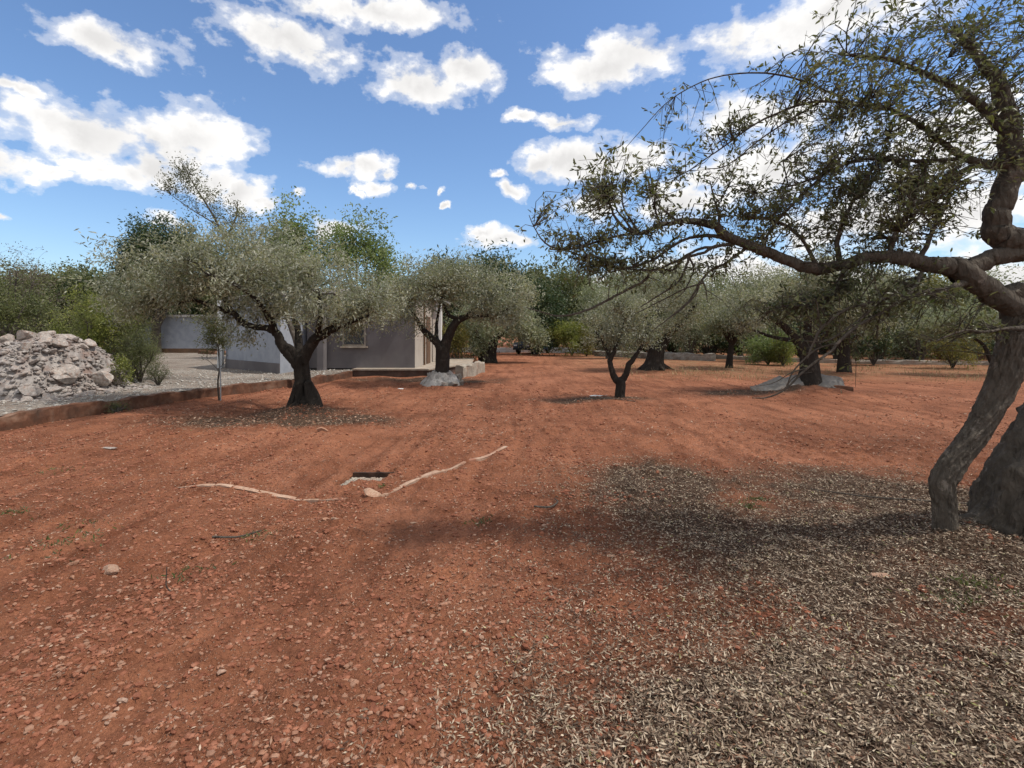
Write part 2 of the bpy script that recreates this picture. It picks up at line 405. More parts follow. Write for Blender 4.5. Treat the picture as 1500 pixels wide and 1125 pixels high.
# ------------------------------------------------------------------ stones
ico = bmesh.new(); bmesh.ops.create_icosphere(ico, subdivisions=3, radius=1)
ICO3V = np.array([v.co[:] for v in ico.verts]); ICO3F = np.array([[v.index for v in f.verts] for f in ico.faces]); ico.free()
ico = bmesh.new(); bmesh.ops.create_icosphere(ico, subdivisions=1, radius=1)
ICO1V = np.array([v.co[:] for v in ico.verts]); ICO1F = np.array([[v.index for v in f.verts] for f in ico.faces]); ico.free()
def rock_mesh(name, seed, size=(1, 1, 1), mat='lime', cuts=11):
    rg = np.random.default_rng(seed); V = ICO3V.copy()
    for _ in range(cuts):
        n = unit(rg.normal(size=3)); d = rg.uniform(.42, .75)
        V = V - np.outer(np.clip(V @ n - d, 0, None), n)
    V = V * (1 + (fbm(V[:, 0] * 3 + 9, V[:, 1] * 3 + V[:, 2] * 2 + 9, seed, 3) - .5)[:, None] * .14)
    V = V * np.array(size)
    return mesh_np(name, V, [ICO3F], M[mat], smooth=False, mesh_only=True)

def pebbles(name, P, S, mat, rg, squash=.6):
    n = len(P); Q = ICO1V[None] * (1 + rg.uniform(-.28, .28, (n, 12, 1)))
    Q = Q * np.stack([rg.uniform(.7, 1.3, n), rg.uniform(.6, 1.1, n), rg.uniform(.4, .8, n) * squash / .6], 1)[:, None, :] * S[:, None, None]
    a = rg.uniform(0, 6.28, n); ca, sa = np.cos(a)[:, None], np.sin(a)[:, None]
    Q = np.stack([Q[..., 0] * ca - Q[..., 1] * sa, Q[..., 0] * sa + Q[..., 1] * ca, Q[..., 2]], -1) + P[:, None, :]
    Fc = (ICO1F[None] + (np.arange(n) * 12)[:, None, None]).reshape(-1, 3)
    return mesh_np(name, Q.reshape(-1, 3), [Fc], M[mat], smooth=False)

def scatter_fan(n, y0, y1, rg, spread=1.25, power=1.0):
    """points spread over the near ground, denser towards the front"""
    y = y0 * (y1 / y0) ** (rg.random(n) ** power); x = rg.uniform(-spread, spread, n) * (y + .6)
    return x, y

rg = np.random.default_rng(11)
x, y = scatter_fan(52000, 1.2, 15, rg)
k = vn(x / .8, y / .8, 40) * vn(x / .25, y / .25, 41) + .25 * (x < 0) > rg.uniform(.05, .62, len(x))
k &= (litter_mask(x, y) < rg.uniform(.2, 1.1, len(x))) & (rg.random(len(x)) < .75)
x, y = x[k], y[k]; s = .004 + .014 * rg.random(len(x)) ** 4 + .002 * (y > 6)
tag(pebbles('gravel', np.stack([x, y, gz(x, y) + s * .15], 1), s, 'pebble', rg), 'small reddish stones scattered over the bare red earth', 'gravel', kind='stuff')

# lumps of the soil itself, thrown up by the harrow
M['clod'] = stone_mat('earth_clod', (.17, .06, .033), (.27, .105, .06), (.42, .20, .125), 12, (.12, .04, .022), .5)
rgc = np.random.default_rng(12)
x, y = scatter_fan(150000, 1.25, 17, rgc, 1.25)
dens = .85 * fbm(x / 1.0, y / 1.0, 140, 3) + .55 * vn(x / .3 + y * .1, y / .9, 141) - .25 * sstep(0, 3, x) - .15 * litter_mask(x, y)
k = dens > rgc.uniform(.42, 1.15, len(x)); x, y = x[k], y[k]; s = (.004 + .016 * rgc.random(len(x)) ** 3.2) * (.75 + y / 9)
tag(pebbles('earth_clods', np.stack([x, y, gz(x, y) + s * .1], 1), s, 'clod', rgc), 'crumbly lumps of red earth turned up on the ground', 'earth', kind='stuff')

# pale gravel lying in the bottom of the dug hole
n = 1500; x = rg.uniform(PIT[0] + .03, PIT[1] - .03, n); y = rg.uniform(PIT[2] + .03, PIT[3] - .03, n); x = x + (y - 5.66) * .18
fl = float(np.median(gz(x, y)))
pebbles_pit = pebbles('pit_gravel', np.stack([x, y, fl + .008 + .02 * rg.random(n)], 1), rg.uniform(.008, .02, n), 'concrete', rg)
tag(pebbles_pit, 'pale grey gravel filling the bottom of the small dug pit', 'gravel', kind='stuff')
def PS(x, y): return (x + (y - 5.66) * .18, y)
cham = Acc(); zt = float(np.median(gz(np.linspace(PIT[0], PIT[1], 20), np.full(20, 6.0)))) - .004
def pbox(x0, x1, y0, y1, z0, z1):
    q = [PS(x0, y0), PS(x1, y0), PS(x1, y1), PS(x0, y1)]
    cham.add([(a_, b_, z0) for a_, b_ in q] + [(a_, b_, z1) for a_, b_ in q], [[(3, 2, 1, 0), (4, 5, 6, 7), (0, 1, 5, 4), (1, 2, 6, 5), (2, 3, 7, 6), (3, 0, 4, 7)]])
X0, X1, Y0p, Y1p = PIT
pbox(X0 + .03, X1 + .02, Y1p - .03, Y1p + .012, fl - .05, zt)  # dark boxes added so the far and right pit sides look shaded
pbox(X1 - .012, X1 + .02, Y0p + .2, Y1p - .038, fl - .05, zt - .004)
PITCH = cham
# ------------------------------------------------------------------ dead leaves on the ground
def litter_mat():
    m, nt, out = new_mat('dead_leaf'); geo = nt.nodes.new('ShaderNodeNewGeometry')
    c = ramp(nt, geo.outputs['Random Per Island'], [(0, (.04, .026, .018)), (.22, (.11, .07, .046)), (.46, (.22, .155, .105)), (.7, (.34, .26, .18)), (.88, (.45, .36, .26)), (.97, (.55, .46, .34)), (1, (.26, .25, .08))])
    principled(nt, out, c, .7, .25); return m
M['litter'] = litter_mat()
def crumb_mat():
    m, nt, out = new_mat('dusty_crumb'); geo = nt.nodes.new('ShaderNodeNewGeometry')
    c = ramp(nt, geo.outputs['Random Per Island'], [(0, (.06, .03, .02)), (.3, (.16, .075, .045)), (.6, (.27, .15, .095)), (.85, (.40, .26, .18)), (1, (.52, .40, .30))])
    principled(nt, out, c, .85, .15); return m
M['crumb'] = crumb_mat()
rg = np.random.default_rng(21)
acc = Acc()
def litter(n, xx, yy, zoff=.004, lmin=.014, lmax=.038):
    z = gz(xx, yy) + zoff + .012 * rg.random(len(xx)) ** 2
    P = np.stack([xx, yy, z], 1); a = rg.uniform(0, 6.28, len(xx))
    D = np.stack([np.cos(a), np.sin(a), rg.normal(0, .34, len(xx))], 1)
    leaves(acc, P, D, rg.uniform(lmin, lmax, len(xx)), rg.uniform(.004, .0095, len(xx)) * (1 + (np.asarray(xx) * 0 + (lmin > .04))), rg, flat=.45)
x, y = scatter_fan(640000, 1.25, 9, rg, 1.2)
m_ = litter_mask(x, y); k = (m_ ** 1.3 * (.5 + vn(x / .17, y / .17, 33)) > rg.uniform(.08, 1.2, len(x))); x1, y1 = x[k], y[k]
litter(0, x1, y1)
o = acc.build('leaf_litter', M['litter'], smooth=False)
tag(o, 'carpet of dry grey-brown olive leaves fallen on the red soil', 'dead leaves', kind='stuff')
acc = Acc()
x, y = scatter_fan(150000, 1.25, 11, rg, 1.25)
k = fbm(x / 1.1, y / 1.1, 50, 3) + .25 * vn(x / .2, y / .2, 51) + .12 * sstep(-2, 2, x) > rg.uniform(.5, 1.0, len(x)); litter(0, x[k], y[k], .002, .012, .032)
x, y = scatter_fan(80000, 7, 22, rg, 1.05)
k = np.maximum(litter_mask(x, y), .55 * fbm(x / 1.6, y / 1.6, 57, 3)) > rg.uniform(.18, 1.0, len(x)); litter(0, x[k], y[k], .004, .042, .07)
o = acc.build('leaf_crumbs', M['crumb'], smooth=False)
tag(o, 'scattered dusty leaf crumbs and straw bits on the open red soil', 'dead leaves', kind='stuff')
# ------------------------------------------------------------------ trees
def grow(name, label, cat, base, trunk, limbs, blobs, ntw, nleaf, leaf, lmat, bark, seed,
         group=None, sides=14, rough=.35, hexa=False, twig_r=.006, spread=.10, droop=0.0, bow=.18, sprig=0, tmin=.35, shell=.42, flat=.35, maxleaf_d=None, link_it=True, tw_sides=4, clumps=11):
    """trunk: list of polylines; limbs: list of polylines [(x,y,z,r)]; blobs: (centre, radii, weight)"""
    rg = np.random.default_rng(seed); base = np.asarray(base, float)
    t_acc, b_acc, l_acc = Acc(), Acc(), Acc()
    nodes = []
    for T in trunk:
        P = catmull(T, 22 if name == 'foreground_tree' else 9); tube(t_acc, P, sides, rough * min(1, max(.3, P[:, 3].mean() / .25)) if name == 'foreground_tree' else rough, seed); nodes.append(P[len(P) // 2:])
    for Lb in limbs:
        P = catmull(Lb, 7)
        w = np.cumsum(rg.normal(0, 1, (len(P), 3)), axis=0); w -= np.linspace(0, 1, len(P))[:, None] * w[-1]
        P[:, :3] += w * np.minimum(P[:, 3:4], .03) * .16
        tube(b_acc, P, 12 if P[0, 3] > .03 else 6, rough * .4, seed + 3)
        nodes.append(P[2:])
    NP = np.concatenate(nodes)
    wts = np.array([b[2] for b in blobs], float); wts /= wts.sum()
    which = rg.choice(len(blobs), ntw, p=wts)
    d = unit(rg.normal(size=(ntw, 3))); r = rg.random(ntw) ** shell
    Cc = np.array([blobs[w][0] for w in which]); Rr = np.array([blobs[w][1] for w in which])
    T = Cc + d * r[:, None] * Rr
    if clumps:
        nc = max(14, int(ntw / clumps)); pick = rg.integers(0, nc, ntw)
        T = T[:nc][pick] + rg.normal(size=(ntw, 3)) * Rr[:nc][pick] * .26
        far = rg.random(ntw) < .13
        T[far] = (Cc + unit(d + np.array([0, 0, .35])) * Rr * rg.uniform(.95, 1.35, ntw)[:, None])[far]
    dist = np.array([np.min(np.sum((NP[:, :3] - t) ** 2, 1)) for t in T]); order = np.argsort(dist)
    cap = len(NP) + ntw * 8; ND = np.zeros((cap, 4)); nn = len(NP); ND[:nn] = NP
    LP, LD = [], []; per = max(1, nleaf // ntw)
    for q in order:
        t = T[q]; dd = np.sum((ND[:nn, :3] - t) ** 2, 1) + (ND[:nn, 3] < .004) * .3
        # prefer attachment points lying inward of the target
        k = int(np.argmin(dd)); s = ND[k]
        v = t - s[:3]; ln = np.linalg.norm(v)
        if ln < .04: continue
        r0 = min(s[3] * .75, twig_r * (1 + ln * 1.6)); m = max(3, int(ln / .22) + 2)
        u = np.linspace(0, 1, m)[:, None]
        off = unit(np.cross(v, rg.normal(size=3))) * ln * rg.normal(0, bow)
        C = s[:3] + v * u + off * np.sin(u * math.pi) + np.array([0, 0, 1]) * ln * bow * .8 * np.sin(u * math.pi) - np.array([0, 0, 1]) * droop * u ** 2 * ln
        C[1:-1] += rg.normal(0, .02 * ln, (m - 2, 3))
        Pq = np.hstack([C, (r0 * (1 - u) + max(.0012, twig_r * .28) * u)])
        tube(b_acc, Pq, tw_sides)
        a = Pq[1:]; ND[nn:nn + len(a)][:] = a[:max(0, cap - nn)]; nn = min(cap, nn + len(a))
        tt = rg.uniform(tmin, 1.05, per); idx = tt * (m - 1); i0 = np.clip(idx.astype(int), 0, m - 2); fr = (idx - i0)[:, None]
        pos = C[i0] * (1 - fr) + C[i0 + 1] * fr; tg = unit(C[i0 + 1] - C[i0])
        if sprig:
            # leaves sit on little side shoots
            g = rg.integers(0, sprig, per); sd = unit(rg.normal(size=(sprig, 3)) + np.array([0, 0, .25]))
            st = rg.uniform(tmin, 1, sprig); si = st * (m - 1); s0 = np.clip(si.astype(int), 0, m - 2); sf = (si - s0)[:, None]
            sp = C[s0] * (1 - sf) + C[s0 + 1] * sf; sl = rg.uniform(.4, 1.2, sprig) * spread * 1.8
            uu = rg.random(per); pos = sp[g] + sd[g] * (sl[g] * uu)[:, None] + rg.normal(0, .006, (per, 3)); tg = sd[g]
            for z_ in range(sprig):
                e = sp[z_] + sd[z_] * sl[z_]
                tube(b_acc, np.array([[*sp[z_], twig_r * .35], [*e, .001]]), 3)
        else:
            pos = pos + rg.normal(0, spread, (per, 3))
        LP.append(pos); LD.append(tg * .8 + unit(rg.normal(size=(per, 3))) * .9 + np.array([0, 0, -droop]))
    LP = np.concatenate(LP); LD = np.concatenate(LD); n = len(LP)
    leaves(l_acc, LP, LD, leaf[0] * rg.uniform(.7, 1.3, n), leaf[1] * rg.uniform(.75, 1.25, n), rg, hexa, flat)
    root = empty(name, base); tag(root, label, cat, group)
    t_acc.build('trunk', bark, root, off=base); b_acc.build('branches', bark, root, off=base); l_acc.build('crown', lmat, root, smooth=False, off=base)
    return root

def pl(pts, Y, k=None):
    """polyline from photo pixels: (px,py,radius[,dY])"""
    return [(*W(p[0], p[1], Y + (p[3] if len(p) > 3 else 0)), p[2]) for p in pts]
def bl(px, py, rx, ry, Y, dy, w=1, ydep=0):
    s = Y / F; return (W(px, py, Y + ydep), (rx * s, dy, ry * s), w)
def root_flare(x, y, z0, r, n, seed, h=.3, ln=.5):
    rg = np.random.default_rng(seed); out = []
    for q in range(n):
        a = q * 6.283 / n + rg.uniform(-.3, .3); l = ln * rg.uniform(.7, 1.2)
        out.append([(x + math.cos(a) * r * .35, y + math.sin(a) * r * .35, z0 + h, r * .45), (x + math.cos(a) * r * .8, y + math.sin(a) * r * .8, z0 + h * .4, r * .38),
                    (x + math.cos(a) * (r + l * .4), y + math.sin(a) * (r + l * .4), z0 + .0, r * .22), (x + math.cos(a) * (r + l), y + math.sin(a) * (r + l), z0 - .12, r * .08)])
    return out

# --- big olive left of centre
Y1 = 10.9; bx, by = W(445, 600, Y1)[0], Y1; bz = float(gz(bx, by))
grow('olive_tree', 'broad grey-green olive left of centre, its stout dark forked trunk on an earth mound', 'olive tree', (bx, by, bz),
     [pl([(446, 612, .27), (446, 597, .225), (446, 580, .19), (444, 560, .16), (441, 540, .15), (440, 522, .145)], Y1), pl([(462, 606, .16), (461, 590, .16), (456, 574, .12), (450, 560, .08)], Y1 - .12), pl([(430, 606, .15), (433, 585, .12), (438, 560, .09)], Y1 - .1)] + root_flare(bx, by, bz, .20, 6, 3, .17, .28),
     [pl([(438, 535, .13), (424, 520, .115), (411, 505, .10), (403, 490, .085), (388, 481, .07), (372, 480, .06), (354, 474, .062), (342, 460, .06), (330, 455, .055), (305, 447, .04), (280, 440, .035), (255, 446, .02), (235, 440, .01)], Y1),
      pl([(440, 528, .10), (427, 512, .085), (416, 506, .075), (408, 490, .05), (398, 455, .04, .4), (380, 420, .03, .7)], Y1),
      pl([(442, 530, .14), (452, 510, .12), (462, 497, .105), (478, 486, .09), (495, 470, .075), (512, 456, .06), (530, 440, .04), (548, 425, .02)], Y1),
      pl([(478, 487, .06), (500, 478, .05, -.3), (520, 470, .035, -.5), (540, 462, .02, -.6)], Y1),
      pl([(440, 524, .09), (437, 490, .07, .5), (428, 450, .05, .9), (440, 405, .03, 1.1)], Y1),
      pl([(403, 490, .06), (385, 450, .05, -.5), (350, 420, .035, -.8), (300, 400, .02, -1)], Y1),
      pl([(342, 460, .05), (320, 430, .04, .4), (270, 405, .025, .6), (220, 400, .012, .7)], Y1),
      pl([(462, 497, .06), (470, 460, .05, -.4), (465, 420, .03, -.7)], Y1)],
     [bl(190, 418, 46, 34, Y1, .9, 1.0), bl(262, 398, 66, 42, Y1, 1.2, 1.8), bl(335, 388, 80, 50, Y1, 1.5, 2.5), bl(415, 395, 92, 56, Y1, 1.6, 3.0), bl(330, 440, 60, 28, Y1, 1.1, .7), bl(470, 455, 50, 25, Y1, 1.2, .6), bl(500, 432, 80, 48, Y1, 1.5, 2.1),
      bl(553, 450, 46, 36, Y1, 1.0, 1.1), bl(215, 448, 62, 24, Y1, .9, .9), bl(390, 455, 65, 25, Y1, 1.2, .9), bl(500, 478, 45, 22, Y1, .9, .5), bl(370, 368, 60, 16, Y1, .8, .4), bl(355,488,40,14,Y1,.5,.12)],
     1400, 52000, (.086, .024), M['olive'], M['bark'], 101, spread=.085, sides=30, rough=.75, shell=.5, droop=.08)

# --- second olive on whitewashed stones
Y2 = 16.6; bx, by = W(645, 560, Y2)[0], Y2; bz = float(gz(bx, by))
grow('olive_tree', 'olive with slim black forked trunk rising from grey stones by the terrace', 'olive tree', (bx, by, bz),
     [pl([(646, 556, .30), (647, 540, .24), (648, 522, .22), (648, 508, .20)], Y2)],
     [pl([(648, 515, .17), (640, 503, .13), (628, 492, .11), (618, 480, .09), (610, 468, .06), (600, 450, .03)], Y2),
      pl([(649, 515, .18), (655, 495, .16), (662, 482, .14), (672, 470, .12), (684, 464, .09), (700, 450, .05), (720, 435, .03)], Y2),
      pl([(678, 467, .07), (665, 465, .07), (655, 458, .05), (645, 430, .03)], Y2),
      pl([(684, 464, .07), (720, 462, .05), (750, 450, .03)], Y2), pl([(640, 503, .08), (640, 470, .05, .6), (650, 420, .03, .8)], Y2)],
     [bl(625, 415, 50, 34, Y2, 1.3, 1.5), bl(690, 410, 58, 34, Y2, 1.4, 1.8), bl(745, 437, 38, 26, Y2, 1.2, 1), bl(592, 448, 42, 32, Y2, 1.1, 1.2), bl(700, 455, 40, 18, Y2, 1.2, .6), bl(650, 400, 45, 14, Y2, 1, .5), bl(745, 465, 32, 14, Y2, .9, .35)],
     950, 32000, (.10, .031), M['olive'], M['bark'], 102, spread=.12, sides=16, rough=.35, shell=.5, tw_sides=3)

# --- small olive in the middle
Y3 = 12.6; bx, by = W(908, 586, Y3)[0], Y3; bz = float(gz(bx, by))
grow('olive_tree', 'small young olive with thin Y-shaped trunk standing alone on the open red ground', 'olive tree', (bx, by, bz),
     [pl([(908, 592, .15), (908, 578, .125), (909, 566, .12), (908, 556, .12)], Y3)],
     [pl([(907, 560, .09), (899, 550, .08), (894, 535, .065), (894, 525, .06), (900, 512, .05), (905, 500, .04), (912, 480, .025), (918, 460, .012)], Y3),
      pl([(909, 560, .09), (917, 548, .075), (921, 533, .07), (930, 523, .055), (937, 512, .04), (945, 495, .025), (950, 475, .012)], Y3),
      pl([(894, 525, .04), (885, 505, .03), (872, 485, .02)], Y3)],
     [bl(890, 478, 34, 32, Y3, .7, 1.3), bl(925, 465, 38, 32, Y3, .8, 1.3), bl(948, 492, 22, 20, Y3, .6, .5), bl(868, 500, 20, 16, Y3, .5, .4), bl(905, 445, 28, 15, Y3, .5, .4)],
     420, 11500, (.075, .02), M['olive'], M['bark'], 103, spread=.09, sides=14, rough=.25, shell=.55, tw_sides=3)

# --- thick olive behind it
Y4 = 22.4; bx, by = W(958, 543, Y4)[0], Y4; bz = float(gz(bx, by))
grow('olive_tree', 'old olive with a thick flared trunk behind and right of the small Y-shaped olive', 'olive tree', (bx, by, bz),
     [pl([(957, 547, .62), (958, 538, .48), (960, 525, .38), (961, 513, .36)], Y4)] + root_flare(bx, by, bz, .42, 6, 8, .3, .4),
     [pl([(958, 518, .24), (951, 506, .2), (946, 495, .15), (935, 475, .1), (920, 450, .05)], Y4),
      pl([(963, 518, .24), (972, 505, .2), (980, 490, .15), (1000, 470, .1), (1020, 445, .05)], Y4),
      pl([(961, 515, .16), (962, 480, .12), (965, 440, .06)], Y4)],
     [bl(935, 440, 46, 38, Y4, 1.6, 1.3), bl(985, 428, 50, 38, Y4, 1.8, 1.5), bl(1022, 455, 30, 28, Y4, 1.4, .8), bl(960, 480, 52, 18, Y4, 1.5, .7), bl(915, 478, 25, 16, Y4, 1.1, .4), bl(970, 408, 32, 12, Y4, 1, .3)],
     600, 26000, (.11, .035), M['olive'], M['bark'], 104, spread=.16, sides=16, rough=.45, shell=.5, tw_sides=3)

# --- olive in its stone ring
Y5 = 14.0; bx, by = W(1185, 575, Y5)[0], Y5; bz = float(gz(bx, by))
grow('olive_tree', 'dark thick-trunked olive growing out of a ring of grey stone slabs', 'olive tree', (bx, by, bz),
     [pl([(1185, 575, .36), (1185, 560, .30), (1185, 545, .245), (1184, 528, .225), (1182, 512, .21)], Y5)],
     [pl([(1180, 520, .15), (1168, 498, .12), (1150, 478, .09), (1125, 462, .06), (1100, 452, .03)], Y5),
      pl([(1186, 518, .16), (1200, 495, .13), (1225, 475, .09), (1260, 460, .05)], Y5),
      pl([(1183, 515, .14), (1183, 480, .1), (1190, 445, .06), (1195, 415, .03)], Y5),
      pl([(1168, 498, .07), (1140, 495, .05), (1110, 485, .035), (1090, 478, .02)], Y5)],
     [bl(1130, 438, 60, 38, Y5, 1.4, 1.2), bl(1195, 420, 68, 40, Y5, 1.5, 1.5), bl(1262, 440, 60, 38, Y5, 1.4, 1.2), bl(1090, 470, 26, 16, Y5, .8, .35), bl(1210, 470, 60, 18, Y5, 1.2, .5)],
     800, 28000, (.085, .026), M['olive'], M['bark'], 105, spread=.11, sides=18, rough=.4, shell=.5, tw_sides=3)
# --- foreground tree at the right edge
YN = 3.9
def nb(pts): return pl([(p[0], p[1], p[2] * (.80 if p[2] > .012 else 1.0)) + tuple(p[3:]) for p in pts], YN)
NB = [
 # main limb from the right edge to the junction, then far out to the left
 [(1530, 488, .11), (1512, 470, .115), (1470, 446, .11), (1432, 425, .105), (1405, 406, .10), (1375, 397, .085), (1345, 390, .075), (1305, 383, .062), (1270, 385, .055), (1235, 397, .052), (1200, 403, .052), (1165, 397, .05), (1128, 380, .048), (1095, 362, .045), (1068, 350, .042), (1040, 334, .038), (1010, 329, .028), (985, 331, .022), (960, 337, .018), (938, 343, .016), (915, 335, .012), (900, 315, .009), (893, 295, .006)],
 # upper limb off the junction
 [(1405, 406, .09), (1428, 390, .085), (1455, 378, .08), (1490, 372, .09), (1540, 362, .1)],
 [(1540, 362, .12), (1500, 352, .13), (1470, 342, .12), (1463, 315, .11), (1470, 285, .105), (1478, 255, .10), (1483, 225, .10), (1480, 190, .09), (1468, 140, .07), (1440, 90, .05), (1400, 50, .03)],
 [(1478, 262, .07), (1500, 255, .065), (1540, 240, .06)],
 [(1483, 240, .06), (1455, 242, .05), (1430, 238, .04), (1395, 225, .03), (1350, 190, .022), (1300, 160, .015), (1250, 150, .008)],
 [(1480, 200, .05), (1440, 160, .04), (1380, 120, .03), (1310, 90, .02), (1240, 80, .01)],
 [(1430, 238, .03), (1390, 260, .02), (1350, 300, .014, -.2), (1320, 340, .008, -.3)],
 # arcs to the left of the limb's end
 [(938, 343, .013), (905, 346, .010), (880, 352, .010), (850, 362, .009), (825, 365, .008), (805, 360, .007), (792, 348, .006), (782, 332, .004), (775, 315, .003)],
 [(938, 343, .012), (925, 335, .010), (915, 322, .008), (905, 310, .006), (895, 285, .004)],
 [(1068, 352, .022), (1045, 346, .02), (1020, 346, .017), (1000, 352, .014), (975, 368, .012), (955, 382, .011), (925, 393, .010), (895, 392, .009), (868, 388, .008), (850, 375, .007), (830, 367, .006), (805, 365, .005)],
 [(1075, 357, .02), (1050, 362, .017), (1030, 370, .015), (1005, 376, .012), (975, 388, .010), (955, 396, .008), (920, 394, .005), (885, 400, .003)],
 [(955, 396, .013), (940, 412, .012), (915, 424, .011), (885, 440, .010), (860, 453, .009), (835, 461, .008), (815, 463, .007), (795, 458, .005), (770, 450, .003)],
 [(1050, 362, .015), (1025, 365, .012), (1000, 377, .010), (985, 395, .008), (965, 392, .004)],
 [(1010, 374, .010), (1003, 395, .009), (990, 415, .008), (965, 432, .006), (938, 450, .004)],
 [(1008, 375, .009), (1015, 392, .007), (1010, 410, .006), (1000, 428, .004), (985, 440, .002)],
 [(1096, 362, .014), (1080, 374, .012), (1062, 385, .010), (1040, 395, .009), (1025, 415, .008), (1010, 440, .006), (985, 462, .005), (955, 485, .003)],
 [(1025, 412, .007), (1020, 430, .006), (1000, 452, .004), (975, 470, .003)],
 [(1028, 408, .005), (1034, 425, .004), (1036, 442, .003)],
 [(1030, 415, .007), (1000, 425, .006), (970, 440, .005), (930, 460, .003)],
 [(1000, 330, .012), (985, 318, .010), (970, 305, .008), (960, 298, .005)],
 [(970, 335, .010), (960, 310, .007), (958, 285, .004)],
 [(1050, 338, .014), (1052, 315, .010), (1045, 290, .006), (1040, 265, .004)],
 [(938, 343, .010), (925, 325, .008), (912, 300, .006), (912, 270, .003)],
 [(1120, 378, .018), (1125, 345, .013), (1150, 310, .010), (1190, 270, .008), (1230, 235, .006)],
 [(1235, 397, .03), (1225, 360, .022), (1235, 320, .016), (1260, 270, .011), (1290, 225, .007), (1310, 170, .004)],
 [(1305, 383, .03), (1310, 350, .022), (1330, 310, .016), (1350, 260, .011), (1370, 200, .006)],
 [(1345, 390, .03), (1360, 350, .02), (1385, 300, .014), (1400, 250, .009)],
 [(1200, 403, .025), (1180, 360, .016), (1150, 330, .012), (1120, 320, .008), (1090, 318, .004)],
 [(1430, 232, .02), (1340, 235, .015), (1260, 235, .012), (1200, 258, .010), (1160, 272, .008), (1120, 282, .005), (1085, 280, .003)],
 [(1300, 160, .012), (1200, 150, .010), (1120, 175, .008), (1060, 215, .006), (1030, 235, .005), (1000, 255, .004), (968, 267, .002)],
 [(1200, 150, .008), (1120, 200, .006), (1080, 232, .005), (1055, 246, .004), (1025, 246, .002)],
 [(1250, 150, .008), (1150, 110, .007), (1060, 110, .005), (990, 140, .004), (940, 190, .003), (905, 230, .002)],
 # hanging shoots below
 [(1425, 415, .045, 0), (1405, 418, .035, -.04), (1385, 425, .03, -.1), (1350, 428, .022, -.2), (1310, 432, .018, -.25), (1280, 442, .016, -.3), (1240, 452, .013, -.3), (1205, 478, .010, -.35), (1190, 505, .007, -.35), (1183, 525, .004, -.35)],
 [(1350, 400, .02), (1335, 425, .015, -.2), (1300, 452, .013, -.3), (1262, 472, .011, -.35), (1238, 490, .010, -.4), (1215, 515, .009, -.4), (1180, 540, .008, -.4), (1150, 570, .006, -.4), (1125, 582, .005, -.4), (1102, 583, .003, -.4)],
 [(1262, 472, .008, -.35), (1230, 500, .007, -.35), (1195, 512, .006, -.3), (1165, 540, .005, -.3), (1152, 565, .003, -.3)],
 [(1180, 540, .005, -.4), (1160, 545, .004, -.4), (1135, 560, .003, -.4), (1108, 566, .002, -.4)],
 [(1150, 570, .004, -.4), (1160, 555, .004, -.4), (1172, 548, .003, -.4), (1190, 545, .002, -.4)],
 [(1290, 440, .010, -.3), (1260, 468, .008, -.35), (1215, 498, .006, -.35), (1180, 500, .004, -.3)],
 [(1235, 400, .02), (1215, 430, .013), (1180, 445, .009), (1140, 450, .006), (1110, 470, .003)],
 [(1500, 480, .03, -.2), (1470, 482, .014, -.25), (1440, 486, .01, -.3), (1410, 485, .007, -.3), (1370, 500, .004, -.3)],
]
jx, jy = W(1500, 560, YN)[0], YN
big = [(4.16, 4.0, -.25, .50), (4.12, 4.0, 0.0, .42), (4.12, 4.0, .28, .36), (4.27, 4.0, .52, .34), (4.52, 4.0, .8, .33), (4.80, 4.0, 1.06, .33), (5.0, 4.0, 1.4, .32), (5.05, 4.0, 1.8, .29), (4.95, 4.0, 2.1, .23), (4.6, 3.96, 2.26, .17), (4.15, 3.92, 2.28, .12)]
slim = pl([(1388, 800, .10), (1384, 770, .074), (1384, 735, .072), (1381, 708, .074), (1393, 682, .077), (1418, 650, .077), (1444, 612, .080), (1464, 570, .086), (1480, 525, .098), (1490, 485, .095), (1496, 455, .09)], YN)
slim2 = pl([(1496, 465, .10), (1492, 440, .09), (1478, 425, .08)], YN)
upper = [(5.0, 4.0, 1.3, .2), (4.75, 3.97, 1.45, .15), (4.45, 3.93, 1.52, .12), (4.08, YN, 1.68, .10)]
bz = float(gz(4.1, 4.0))
